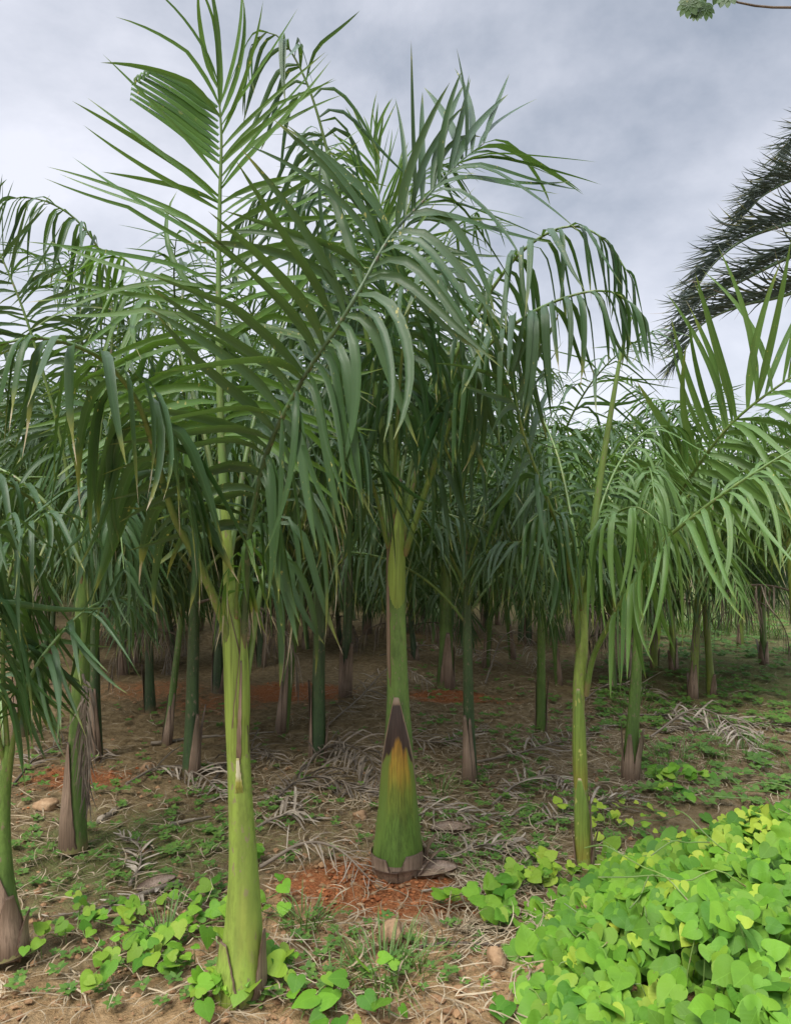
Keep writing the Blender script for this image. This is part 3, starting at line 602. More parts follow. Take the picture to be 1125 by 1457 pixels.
for i, (az, el, bd) in enumerate(((0, 50, 110), (45, 60, 110), (300, 45, 110), (90, 40, 110))):
    frond(t, arc_ctrl(crown, az, el, bd, 1.9), L=.36, n=50, Wd=.017, r0=.016, start=.12, droop=.12, ang=(42, 24), elev=50, seed=96 + i, mat='leaf_dusky', rmat='bark', origin=b, nseg=4)

# ------------------------------------------------------------------ rows of palms behind: a few kinds, each copied with all its parts
def proto(seed, h, r, nf, stemmat, leafmat, Lf=1.75, dead=1, spear=True):
    rng = np.random.default_rng(seed)
    t = bpy.data.objects.new('palm_tree', None); COL.objects.link(t)
    lean = rng.normal(0, .05, 2)
    rows = [(lean[0] * f, lean[1] * f, h * f - .02, r * (1.25 - .25 * min(1, f * 4)) * (1 - .45 * f)) for f in (0, .1, .25, .5, .75, 1)]
    A, _ = resample(rows, 30); mb = MB(); tube(mb, A[:, :3], A[:, 3], 12, 1, .05); mb.build('trunk', MAT[stemmat], t)
    for k in range(3): sheath(t, A, 0, rng.uniform(.16, .34), rng.uniform(0, 360), 60, 8, 'sheath_dry', None, .005, flare=rng.uniform(.0, .05), name='dry_sheath', n=10, k=7)
    az0 = rng.uniform(0, 360)
    for k in range(nf):
        f = k / nf; zb = A[int(29 - 9 * f)][:3]
        frond(t, arc_ctrl(zb, az0 + k * 137.5 + rng.normal(0, 10), 84 - 34 * f + rng.normal(0, 4), 68 + 56 * f + rng.normal(0, 8), Lf * rng.uniform(.85, 1.1), twist=rng.normal(0, 14)),
              L=.56 * rng.uniform(.9, 1.1), n=33, Wd=.034, r0=.010, start=.25, droop=.40 + .55 * f, seed=seed * 50 + k, mat=leafmat, nseg=6, pdry=.35, dry=.1, pkink=.12)
    for k in range(dead):
        az = rng.uniform(0, 360)
        frond(t, arc_ctrl(A[18][:3], az, 20, 112, .9), L=.34, n=20, Wd=.016, r0=.007, start=.15, droop=1.6, seed=seed * 50 + 40 + k, mat='dry_leaf' if k else 'dry_grey', rmat='dry_grey', nseg=5, name='dead_frond')
    return t
def children(o): return [c for c in bpy.data.objects if c.parent == o]
KIDS = {}
def copy_tree(o, par=None):
    c = o.copy(); COL.objects.link(c)
    if par is not None: c.parent = par
    for ch in KIDS.setdefault(o.name, children(o)): copy_tree(ch, c)
    return c
PR = [proto(1, 1.58, .040, 10, 'stem_dark', 'leaf_back', dead=1), proto(2, 1.72, .048, 11, 'stem_dark', 'leaf_back', 1.9, dead=0), proto(3, 1.36, .033, 9, 'stem_mid', 'leaf_back', 1.5, dead=1),
      proto(4, 1.60, .068, 10, 'stem_mid', 'leaf', 1.85, dead=0), proto(5, 1.35, .036, 9, 'stem_yellow', 'leaf_light', 1.5, dead=1)]
PR.append(proto(6, .62, .040, 11, 'stem_dark', 'leaf_back', 1.45, dead=2)); PR.append(proto(7, .85, .038, 11, 'stem_mid', 'leaf_back', 1.5, dead=1))
USED = [False] * len(PR)
def place(k, x, y, rz, sc, label, group):
    o = PR[k] if not USED[k] else copy_tree(PR[k])
    if not USED[k]:
        for c in [PR[k]] + children(PR[k]): KIDS.setdefault(c.name, children(c))
        USED[k] = True
    o.location = (x, y, float(gh(x, y))); o.rotation_euler = (0, 0, rz); o.scale = (sc, sc, sc)
    return tag(o, label, 'palm tree', group)
BACK = [  # base pixel, kind, turn, scale, label
    (272, 1104, 0, .3, 1.1, 'palm with a bare pale flared sheath at its foot, left of the nearest trunk'),
    (237, 1060, 2, 1.7, .95, 'thin leaning brown-footed palm just left of the pale flared one'),
    (214, 1012, 0, 2.6, 1.0, 'dark palm in shade behind the thin leaning brown-footed palm'),
    (134, 1080, 1, 4.0, 1.0, 'dark trunked palm close behind the palm with the hanging grey frond'),
    (400, 1042, 2, .9, 1.3, 'dark palm in red soil just right of the nearest pale trunk'),
    (452, 1082, 1, 2.2, 1.05, 'straight dark green palm rising from a heap of dry fronds'),
    (491, 990, 0, 5.1, 1.25, 'dark palm seen between the dry heap and the thick middle trunk'),
    (634, 977, 3, 1.4, 1.1, 'stout palm with torn brown flap standing in red soil behind the thick palm'),
    (668, 1112, 1, 3.6, .82, 'slim green palm with pale split sheath, right of the thick middle trunk'),
    (769, 1042, 2, 5.5, 1.15, 'slim dark palm just left of the slender spear palm'),
    (690, 950, 2, .2, 1.1, 'thin palm behind the slim green one, beside a hanging dry frond'),
    (795, 975, 2, 4.4, 1.0, 'small dark palm peeping between the slim dark palm and spear palm'),
    (741, 915, 0, 1.0, 1.0, 'far slim palm behind the hanging dry frond on the ground'),
    (585, 895, 0, 3.3, 1.0, 'far palm seen just right of the thick middle trunk'),
    (522, 900, 1, .7, 1.3, 'far palm seen just left of the thick middle trunk'),
    (985, 996, 4, 2.0, 1.15, 'left stem of the double palm in green weeds above the dry frond pile'),
    (1012, 990, 4, 4.9, 1.05, 'right stem of the double palm in green weeds above the dry frond pile'),
    (1052, 922, 4, 1.1, 1.1, 'palm with a broken black stump sheath on the open right side'),
    (1090, 872, 0, 3.0, 1.0, 'far palm at the edge of the bright green field'),
    (930, 950, 4, .4, 1.0, 'pale leaved palm behind the brown sheathed palm on the right'),
    (30, 1045, 1, 2.9, 1.05, 'dark palm behind the leaning palm at the left border'),
    (62, 975, 0, 5.7, 1.05, 'dim palm in the second row at far left'),
    (310, 985, 1, 1.9, 1.05, 'dim palm behind the nearest palm, half hidden by its trunk'),
    (175, 960, 1, 3.8, 1.1, 'dim palm in the third row behind the hanging grey frond'),
    (372, 950, 1, 5.2, 1.05, 'dim palm far behind, just right of the nearest trunk'),
    (850, 925, 4, 2.8, 1.0, 'far palm just right of the slender spear palm'),
    (872, 985, 6, .9, .95, 'low spreading palm just behind the slender spear palm on its right'),
    (958, 955, 4, 3.7, 1.1, 'pale drooping palm left behind the double palm in the weeds'),
    (1086, 945, 6, 2.2, 1.1, 'low palm right of the double palm, under the big reaching frond'),
    (1140, 1010, 4, 5.2, 1.25, 'pale drooping palm cut by the right border'),
    (640, 905, 5, .6, 1.0, 'short young palm with low crown behind the stout red soil palm'),
    (708, 890, 6, 2.1, 1.0, 'short young palm with low crown above the hanging dry ground frond'),
    (565, 900, 5, 4.1, .95, 'short young palm hidden behind the thick middle trunk'),
    (435, 925, 6, 1.2, 1.0, 'short young palm in the gap right of the nearest palm'),
    (250, 945, 5, 3.0, 1.05, 'short young palm in deep shade left of the nearest palm'),
    (110, 950, 6, 5.0, 1.05, 'short young palm in deep shade at far left'),
    (820, 905, 5, 2.4, 1.0, 'short young palm behind the slender spear palm'),
]
for px, py, k, rz, sc, lab in BACK:
    q = G(px, py); place(k, q[0], q[1], rz, sc, lab, PALMS)
rng = np.random.default_rng(77)
n_far = 0
for r_ in range(15):
    y = 9.2 + r_ * 1.35
    for c_ in range(-9, 7):
        x = c_ * 1.35 + (r_ % 2) * .6 + rng.normal(0, .15); yy = y + rng.normal(0, .2)
        if abs(x) > .56 * yy + .6 or x > 2.2 + .10 * (yy - 9): continue
        place(int(rng.choice([0, 1, 2, 3, 5, 6], p=[.17, .17, .17, .13, .2, .16])), x, yy, rng.uniform(0, 6.28), rng.uniform(.92, 1.12), 'dim palm deep in the far rows, mostly hidden behind nearer palms', 'far rows of palms'); n_far += 1
for i, (x, yy) in enumerate(((5.4, 13.5), (6.8, 15.2), (4.6, 16.5), (8.2, 18.5), (6.0, 20.0), (9.5, 22.5), (7.4, 24.5), (11.5, 27.0), (9.0, 29.0))):
    place([4, 2, 4][i % 3], x, yy, i * 1.3, 1.0, 'pale far palm standing in the open green field on the right', 'palms in the open field')

# ------------------------------------------------------------------ broadleaf tree whose branch hangs into the top right corner
Yb = 4.0; b = np.array((4.3, 4.6, 0)); b[2] = gh(b[0], b[1])
t = thing('tree', b, 'broadleaf tree whose thin branch with lobed leaves enters the top right corner', 'tree')
def limb(name, rows, parent, mat='bark', seg=8):
    A, _ = resample(rows, 30); mb = MB(); tube(mb, A[:, :3], A[:, 3], seg, 1, .08); return mb.build(name, MAT[mat], parent, b)
limb('trunk', [(*b, .13), (4.32, 4.6, 2.2, .10), (4.2, 4.55, 4.4, .06), (4.25, 4.5, 6.0, .02)], t, seg=14)
e0, e1, e2, e3 = P(1300, -14, 4.1), P(1150, 9, 4.0), P(1060, 6, 4.0), P(1005, -18, 4.0)
br = limb('branch', [(4.2, 4.55, 4.2, .03), (*e0, .016), (*e1, .008), (*e2, .006), (*e3, .003)], t)
def lobed(mb, c, nrml, up, R, rng):
    nrml = nrm(np.asarray(nrml, float)); up = np.asarray(up, float); up = nrm(up - up.dot(nrml) * nrml); s = np.cross(nrml, up)
    k = 8; a = np.linspace(-2.4, 2.4, k)
    d = np.cos(a)[:, None] * up + np.sin(a)[:, None] * s + nrml * -.12
    ribbons(mb, np.tile(c, (k, 1)), d, np.cross(d, nrml), R * (1 - .25 * np.abs(a) / 2.4), np.full(k, R * .48), 5, rng, np.full(k, .25), None, np.tile(nrml, (k, 1)), .2, tail=.5)
rng = np.random.default_rng(5)
for px, py, Rr in ((980, 12, .085), (1003, 18, .08), (1000, -8, .09), (1022, -6, .09), (1036, 2, .075), (990, 28, .045), (1012, -30, .1), (985, -30, .09), (1050, -30, .09)):
    mb = MB(); lobed(mb, P(px, py - 8, 4.0 + rng.normal(0, .05)), (rng.normal(0, .4), -1, .1 + rng.normal(0, .4)), (rng.normal(0, .5), 0, -1), Rr, rng); mb.build('leaf', MAT['leaf_back'], t, b)
for i in range(26):
    c = np.array((4.25, 4.5, 5.2)) + rng.normal(0, .55, 3); mb = MB(); lobed(mb, c, rng.normal(0, 1, 3) + (0, 0, 1), (0, .2, -1), .16, rng); mb.build('leaf', MAT['leaf_back'], t, b)

# ------------------------------------------------------------------ vines and low plants
HX = np.array([(0, 0), (.10, -.11), (.30, -.16), (.46, -.07), (.53, .11), (.51, .32), (.40, .55), (.24, .75), (.09, .91), (0, 1.0)])
HM = np.array([0, .01, .05, .10, .17, .32, .52, .73, .90, 1.0])
def heart_leaves(mb, pos, nrml, tip, size, rng, young=None, narrow=1.0):
    """many heart shaped leaves with a folded midrib and a drooping tip"""
    k = len(pos); nrml = nrm(nrml); tip = nrm(tip - (tip * nrml).sum(1, keepdims=True) * nrml); sd = np.cross(tip, nrml)
    rows = len(HX); xs = np.stack([-HX[:, 0], -HX[:, 0] * .55, 0 * HX[:, 0], HX[:, 0] * .55, HX[:, 0]], 1) * narrow
    ys = np.stack([HX[:, 1], (HX[:, 1] * .55 + HM * .45), HM, (HX[:, 1] * .55 + HM * .45), HX[:, 1]], 1)
    fold = rng.uniform(.05, .32, k); dro = rng.uniform(.03, .24, k); wav = rng.uniform(-.05, .05, k)
    z = fold[:, None, None] * np.abs(xs)[None] * .8 - dro[:, None, None] * (ys ** 2)[None] + wav[:, None, None] * np.sin(ys * 9 + xs * 5)[None] - .35 * (np.abs(xs) ** 2)[None]
    Vv = pos[:, None, None, :] + size[:, None, None, None] * (xs[None, ..., None] * sd[:, None, None, :] + ys[None, ..., None] * tip[:, None, None, :] + z[..., None] * nrml[:, None, None, :])
    C = np.zeros((k, rows, 5, 4)); C[..., 0] = ys[None]; C[..., 1] = rng.random(k)[:, None, None]; C[..., 2] = 0 if young is None else young[:, None, None]; C[..., 3] = (xs + .5)[None]
    f = grid_faces(rows, 5); mb.add(Vv, (f[None] + (np.arange(k) * rows * 5)[:, None, None]).reshape(-1, 4)[:, ::-1], C)

def inside(x, y, poly):
    c = np.zeros(len(x), bool); j = len(poly) - 1
    for i in range(len(poly)):
        xi, yi = poly[i]; xj, yj = poly[j]
        c ^= ((yi > y) != (yj > y)) & (x < (xj - xi) * (y - yi) / (yj - yi + 1e-12) + xi); j = i
    return c
def edge_dist(x, y, line):
    d = np.full(len(x), 9.0)
    for (ax, ay), (bx, by) in zip(line[:-1], line[1:]):
        tt = np.clip(((x - ax) * (bx - ax) + (y - ay) * (by - ay)) / ((bx - ax) ** 2 + (by - ay) ** 2), 0, 1)
        d = np.minimum(d, np.hypot(x - ax - tt * (bx - ax), y - ay - tt * (by - ay)))
    return d
rng = np.random.default_rng(9)
EDGE = [tuple(G(*q)[:2]) for q in ((756, 1560), (768, 1440), (772, 1350), (800, 1310), (835, 1275), (880, 1235), (960, 1210), (1050, 1185), (1180, 1160))]
POLY = EDGE + [(3.0, EDGE[-1][1]), (3.0, 1.3), (EDGE[0][0], 1.3)]
x = rng.uniform(.2, 3.0, 36000); y = rng.uniform(1.5, 4.6, 36000); k = inside(x, y, POLY) & (x < .62 * y + .25); k &= vnoise(x * 6.5, y * 6.5, 18) * .6 + rng.random(len(x)) * .50 > .42; x, y = x[k][:3700], y[k][:3700]
xe = np.repeat(np.array([e[0] for e in EDGE]), 30); ye = np.repeat(np.array([e[1] for e in EDGE]), 30); xe = xe + rng.normal(0, .07, len(xe)); ye = ye + rng.normal(0, .09, len(ye)); kk_ = ye < 4.4
x = np.r_[x, xe[kk_]]; y = np.r_[y, ye[kk_]]
ed = edge_dist(x, y, EDGE) * np.where(inside(x, y, POLY), 1, 0); hm = .22 * np.clip(ed / .5, 0, 1) ** .75 * (.45 + 1.1 * vnoise(x * 4.2, y * 4.2, 8)) + .04
lay = 1 - rng.random(len(x)) ** 1.6 * .9
z = gh(x, y) + hm * lay
k = len(x); young = np.where(rng.random(k) < .06, rng.uniform(.3, 1, k), np.clip(rng.normal(.05, .08, k), 0, .3)); 
young = np.where((y > 3.2) & (lay > .85) & (rng.random(k) < .35), rng.uniform(.3, .9, k), young)
mb = MB()
heart_leaves(mb, np.stack([x, y, z], 1), np.stack([rng.normal(-.05, .40, k), rng.normal(-.50, .38, k), np.full(k, .85)], 1), np.stack([rng.normal(-.15, .7, k), rng.normal(-.6, .5, k), rng.normal(-.3, .2, k)], 1), (.040 + .052 * rng.random(k) ** .9) * (1 - .3 * young), rng, young)
vine = mb.build('vine_leaves', MAT['vine'])
tag(vine, 'mass of bright heart-shaped vine leaves covering the ground beside the spear palm', 'vine', kind='stuff')
mb = MB()
for i in range(0, k, 3):
    a = np.array((x[i], y[i], z[i])); c = a + np.array((rng.normal(0, .05), rng.normal(.05, .05), 0)); c[2] = gh(c[0], c[1])
    A, _ = resample([a, (a + c) / 2 + rng.normal(0, .02, 3), c], 6); tube(mb, A, .0022, 5, cap=False)
for i in range(60):
    j = rng.integers(0, k); a = np.array((x[j], y[j], z[j] + .02)); dd = rng.normal(0, .5, 2); rows = [a]
    for s in range(5): a = a + np.array((dd[0] * .12, dd[1] * .12, rng.normal(0, .03))); a[2] = max(a[2], gh(a[0], a[1]) + .05); rows.append(a)
    A, _ = resample(rows, 14); tube(mb, A, .0028, 5, cap=False)
tag(mb.build('vine_stems', MAT['spear']), 'thin twining vine stems and runners under the heart-shaped leaves', 'vine', kind='stuff')

def vine_plant(px, py, spread, count, size, label, seed, yng=.1):
    rng = np.random.default_rng(seed); c = G(px, py); t = thing('vine_plant', c, label, 'vine', 'small vine plants')
    st, lv = MB(), MB(); pos = []
    count = int(count * 1.3)
    for s in range(max(2, count // 5)):
        a = c + np.array((0, 0, .02)); th = rng.uniform(0, 6.28); rows = [a]
        for q in range(5):
            a = a + np.array((math.cos(th), math.sin(th) * .8, 0)) * spread / 4 * rng.uniform(.5, 1.3); a[2] = gh(a[0], a[1]) + rng.uniform(.015, .07); rows.append(a); th += rng.normal(0, .5)
            pos.append(a + (0, 0, .03))
        A, _ = resample(rows, 16); tube(st, A, .002, 5)
    pos = np.array(pos)[rng.permutation(len(pos))]
    while len(pos) < count: pos = np.vstack([pos, pos + rng.normal(0, .04, pos.shape) * (1, 1, .4)])
    pos = pos[:count]; pos[:, 2] = np.maximum(pos[:, 2], gh(pos[:, 0], pos[:, 1]) + .02); k = count
    heart_leaves(lv, pos, np.stack([rng.normal(0, .35, k), rng.normal(-.35, .3, k), np.full(k, .85)], 1), np.stack([rng.normal(0, .8, k), rng.normal(-.5, .6, k), rng.normal(-.15, .2, k)], 1), size * .78 * rng.uniform(.5, 1.2, k), rng, np.clip(rng.normal(yng, .18, k), 0, 1))
    for i in range(0, k, 2):
        A, _ = resample([pos[i], np.array((pos[i][0], pos[i][1] + .02, gh(pos[i][0], pos[i][1])))], 4); tube(st, A, .0016, 5, cap=False)
    lv.build('foliage', MAT['vine'], t, c); st.build('stem', MAT['spear'], t, c)
vine_plant(270, 1335, .34, 42, .075, 'heart-leaved vine left of the nearest palm, larger of the two there', 1)
vine_plant(185, 1385, .20, 16, .075, 'heart-leaved vine lowest at the left, nearest the bare bank', 2)
vine_plant(110, 1330, .26, 22, .065, 'heart-leaved vine beside the rotting base of the leaning palm', 3)
vine_plant(265, 1425, .16, 16, .075, 'heart-leaved vine hugging the left foot of the nearest palm', 4)
vine_plant(440, 1435, .24, 22, .085, 'heart-leaved vine right of the nearest palm at the lower edge', 5)
vine_plant(385, 1375, .12, 12, .06, 'small dark vine against the right side of the nearest trunk', 6, 0)
vine_plant(690, 1290, .20, 15, .085, 'heart-leaved vine alone on bare soil right of the red patch', 7)
vine_plant(712, 1330, .12, 10, .08, 'vine sprig just above the round stone', 8)
vine_plant(800, 1255, .20, 22, .08, 'vine runner climbing round the foot of the spear palm', 9, .3)
vine_plant(860, 1180, .3, 24, .06, 'yellowing vine runner trailing behind the spear palm stem', 10, .6)
vine_plant(940, 1120, .3, 26, .085, 'dark vine patch in front of the brown sheathed palm', 11, 0)
vine_plant(370, 1235, .08, 5, .07, 'single dark vine sprig touching the nearest trunk from behind', 12, 0)

def grass_tuft(px, py, nb_, h, label, seed, spread=.10, mat='grass'):
    rng = np.random.default_rng(seed); c = G(px, py); mb = MB(); a = rng.uniform(0, 6.28, nb_); r = spread * np.sqrt(rng.random(nb_))
    p = np.stack([c[0] + r * np.cos(a), c[1] + r * np.sin(a), np.zeros(nb_)], 1); p[:, 2] = gh(p[:, 0], p[:, 1]) - .005
    d = np.stack([np.cos(a) * rng.uniform(.1, .9, nb_), np.sin(a) * rng.uniform(.1, .9, nb_), np.ones(nb_)], 1)
    ribbons(mb, p, d, np.stack([-np.sin(a), np.cos(a), 0 * a], 1), h * rng.uniform(.5, 1.2, nb_), np.full(nb_, .006), 6, rng, rng.uniform(.3, 1.3, nb_), dry=np.where(rng.random(nb_) < .25, .5, .03))
    o = mb.build('grass_tuft', MAT[mat], None, c); o.location = tuple(c); tag(o, label, 'grass', 'grass tufts')
grass_tuft(548, 1390, 130, .17, 'largest green grass tuft, at the lower centre below the red soil', 1, .15)
grass_tuft(436, 1318, 70, .13, 'green grass tuft between the nearest palm and red soil', 2, .10)
grass_tuft(600, 1365, 40, .10, 'thin grass tuft just right of the largest one', 3, .10)
grass_tuft(470, 1405, 40, .10, 'sparse grass tuft right of the nearest palm base', 4, .14)
grass_tuft(635, 1330, 50, .13, 'dry straw-coloured tuft behind the round stone', 5, .08, 'straw')
grass_tuft(625, 1130, 26, .22, 'thin tall weed blades beside the thick middle trunk', 6, .06)
grass_tuft(900, 1010, 60, .25, 'grass tuft beside the double palm in the weeds', 7, .2)
grass_tuft(235, 1340, 30, .2, 'upright grass blades among vines left of the nearest palm', 8, .06)

grass_tuft(1135, 1100, 18, .50, 'broad strap-leaved seedling at the right border above the vines', 9, .08)
grass_tuft(960, 1085, 90, .20, 'dark grass clump under the arched dry frond', 10, .28)
grass_tuft(1060, 1075, 90, .20, 'dark grass clump under the right end of the dry frond pile', 11, .28)
rng = np.random.default_rng(44); nb_ = 9000; y = 11 + 22 * rng.random(nb_) ** 1.3; x = .30 * y + (.42 * y) * rng.random(nb_) - .2; keep = vnoise(x * .8, y * .8, 6) > .38; x, y = x[keep], y[keep]; nb_ = len(x); a = rng.uniform(0, 6.28, nb_)
mb = MB(); ribbons(mb, np.stack([x, y, gh(x, y)], 1), np.stack([np.cos(a) * .35, np.sin(a) * .35, np.ones(nb_)], 1), np.stack([-np.sin(a), np.cos(a), 0 * a], 1), rng.uniform(.15, .55, nb_), np.full(nb_, .016), 3, rng, rng.uniform(.2, 1, nb_), dry=np.where(rng.random(nb_) < .3, .6, .05))
tag(mb.build('field_grass', MAT['grass']), 'bright tall grass of the open field beyond the palms', 'grass', kind='stuff')

# low weeds that nobody could count
rng = np.random.default_rng(31)
def weed_patch(n, px0, px1, py0, py1, s0, s1):
    out = []
    for i in range(n):
        c = G(rng.uniform(px0, px1), rng.uniform(py0, py1)); k = int(rng.integers(4, 8)); a = rng.uniform(0, 6.28) + np.arange(k) * 2.4
        s = rng.uniform(s0, s1); out.append(np.stack([c[0] + np.cos(a) * s * .4, c[1] + np.sin(a) * s * .4, np.full(k, c[2] + .012 + s * rng.uniform(.2, 1.2)), a, np.full(k, s)], 1))
    return np.vstack(out)
Wd_ = np.vstack([weed_patch(110, 20, 330, 1180, 1300, .010, .030), weed_patch(70, 230, 420, 1130, 1230, .014, .03), weed_patch(70, 20, 480, 1300, 1440, .014, .03), weed_patch(260, 560, 780, 1060, 1260, .012, .026),
                 weed_patch(60, 420, 700, 1280, 1420, .014, .026), weed_patch(430, 850, 1130, 930, 1040, .018, .05), weed_patch(300, 560, 860, 880, 1060, .015, .035), weed_patch(200, 0, 480, 1000, 1180, .015, .03),
                 weed_patch(300, 900, 1130, 850, 940, .03, .08), weed_patch(110, 740, 960, 1060, 1200, .015, .03), weed_patch(150, 900, 1150, 1030, 1150, .02, .05), weed_patch(120, 430, 900, 1040, 1230, .012, .024)])
qr = G(512, 1258); Wd_ = Wd_[np.hypot((Wd_[:, 0] - qr[0]) / .40, (Wd_[:, 1] - qr[1]) / .25) > 1]
k = len(Wd_); a = Wd_[:, 3]; mb = MB()
heart_leaves(mb, Wd_[:, :3], np.stack([-.35 * np.cos(a) + rng.normal(0, .2, k), -.35 * np.sin(a) - .2, np.ones(k)], 1), np.stack([np.cos(a), np.sin(a), 0 * a], 1), Wd_[:, 4], rng, np.clip(rng.normal(.1, .15, k), 0, .6), narrow=.75)
tag(mb.build('low_weeds', MAT['weed']), 'low green weeds scattered over the plantation soil', 'weeds', kind='stuff')

# dry straw and leaf shreds on the soil
def straw_patch(n, px0, px1, py0, py1):
    c = np.array([G(rng.uniform(px0, px1), rng.uniform(py0, py1)) for i in range(n)]); return c
c = np.vstack([straw_patch(1500, 560, 900, 1040, 1260), straw_patch(1300, 0, 560, 1000, 1290), straw_patch(1500, 400, 900, 900, 1060), straw_patch(450, 380, 760, 1260, 1457), straw_patch(260, 0, 380, 1290, 1457),
               straw_patch(700, 860, 1125, 1000, 1150), straw_patch(500, 340, 540, 1060, 1160), straw_patch(300, 640, 780, 1240, 1360), straw_patch(1500, 0, 1125, 860, 1000), straw_patch(900, 560, 1000, 1000, 1120)])
qr = G(512, 1258); bare = np.hypot((c[:, 0] - qr[0]) / .38, (c[:, 1] - qr[1]) / .24); c = c[(bare > 1) | (rng.random(len(c)) < .18)]
k = len(c); a = rng.uniform(0, 6.28, k); ln = rng.uniform(.04, .26, k) * (1 + .4 * (rng.random(k) < .1)); mb = MB(); c[:, 2] += .012 + .02 * rng.random(k)
ribbons(mb, c, np.stack([np.cos(a), np.sin(a), rng.uniform(0, .35, k)], 1), np.stack([-np.sin(a), np.cos(a), rng.normal(0, .4, k)], 1), ln, rng.uniform(.0025, .007, k), 5, rng, rng.uniform(.2, .9, k), fold=.3, floor=True, curl=1.6)
tag(mb.build('dry_straw', MAT['straw']), 'dry straw and shredded palm leaf strewn on the soil', 'straw', kind='stuff')
# crumbs of soil
mb = MB(); ico = np.array([(0, 0, 1), (.9, 0, .3), (.28, .85, .3), (-.72, .53, .3), (-.72, -.53, .3), (.28, -.85, .3), (.72, .53, -.4), (-.28, .85, -.4), (-.9, 0, -.4), (-.28, -.85, -.4), (.72, -.53, -.4), (0, 0, -1)])
icf = np.array([(0, 1, 2), (0, 2, 3), (0, 3, 4), (0, 4, 5), (0, 5, 1), (1, 6, 2), (2, 7, 3), (3, 8, 4), (4, 9, 5), (5, 10, 1), (6, 7, 2), (7, 8, 3), (8, 9, 4), (9, 10, 5), (10, 6, 1), (11, 7, 6), (11, 8, 7), (11, 9, 8), (11, 10, 9), (11, 6, 10)])
for n_, box in ((1500, (0, 1125, 1250, 1457)), (900, (380, 700, 1210, 1457)), (900, (0, 900, 1000, 1250))):
    for i in range(n_):
        c0 = G(rng.uniform(box[0], box[1]), rng.uniform(box[2], box[3])); s = .0035 + .014 * rng.random() ** 4
        v = ico * s * (1 + rng.normal(0, .22, (12, 3))) * (1.2, 1, .75) + c0 + (0, 0, s * .3); cc = np.zeros((12, 4)); cc[:, 1] = rng.random(); mb.add(v, icf, cc)
tag(mb.build('soil_crumbs', MAT['clod'], smooth=False), 'small crumbs and pebbles of soil', 'soil', kind='stuff')

m = M('red_clod'); _, r, _, _ = m.data(); MAT['red_clod'] = m.pbr(m.mix(r, (.20, .065, .025), (.38, .15, .06)), .95, .1, m.bump(m.noise(60, 4), .5, .01))
mb = MB()
for cx_, cy_, rx_, ry_, n_ in ((520, 1255, .30, .20, 420), (585, 1275, .2, .14, 160), (110, 1108, .35, .25, 250), (640, 990, .4, .25, 120), (420, 985, .5, .4, 150)):
    q = G(cx_, cy_)
    for i in range(n_):
        xx, yy_ = q[0] + rng.normal(0, rx_ * .55), q[1] + rng.normal(0, ry_ * .55); s = .0025 + .011 * rng.random() ** 4
        v = ico * s * (1 + rng.normal(0, .22, (12, 3))) * (1.2, 1, .75) + (xx, yy_, float(gh(xx, yy_)) + s * .3); cc = np.zeros((12, 4)); cc[:, 1] = rng.random(); mb.add(v, icf, cc)
tag(mb.build('red_soil_crumbs', MAT['red_clod'], smooth=False), 'loose orange crumbs of dug red soil', 'soil', kind='stuff')

# ------------------------------------------------------------------ stones, sticks, fallen fronds
def stone(px, py, rad, label, seed):
    c = G(px, py); rr = np.random.default_rng(seed); nl, nw = 22, 14; v = []
    ph = rr.uniform(0, 6, 9)
    for i in range(nw):
        th = np.pi * i / (nw - 1)
        for j in range(nl):
            f = 2 * np.pi * j / nl; d = np.array((math.sin(th) * math.cos(f), math.sin(th) * math.sin(f), math.cos(th)))
            r = 1 + .16 * math.sin(3 * d[0] + ph[0]) + .13 * math.sin(4 * d[1] + ph[1]) + .1 * math.sin(5 * d[2] + ph[2] + 2 * d[0]) + .06 * math.sin(11 * d[0] + ph[3]) * math.sin(9 * d[1] + ph[4]) + .04 * math.sin(17 * d[2] + 13 * d[1] + ph[5])
            v.append(d * r * np.array(rad))
    mb = MB(); mb.add(np.array(v), grid_faces(nw, nl, True)[:, ::-1]); o = mb.build('stone', MAT['stone']); o.location = (c[0], c[1], c[2] + rad[2] * .55); o.rotation_euler = (0, 0, rr.uniform(0, 6)); tag(o, label, 'stone', 'stones and clods')
stone(708, 1378, (.034, .03, .046), 'round tan stone on bare soil left of the vine mass', 1)
stone(556, 1345, (.055, .045, .05), 'earth clod below the red soil patch', 2)
stone(832, 1318, (.06, .045, .06), 'tan clod at the edge of the vine mass', 3)
stone(778, 1392, (.03, .03, .03), 'small clod half under the vine leaves', 4)
stone(66, 1150, (.06, .05, .035), 'flat reddish stone left of the hanging dead frond', 5)
stone(212, 1100, (.05, .04, .04), 'reddish clod in the shade left of the pale flared palm foot', 6)
stone(512, 1165, (.035, .03, .03), 'small clod left of the thick middle trunk', 7)

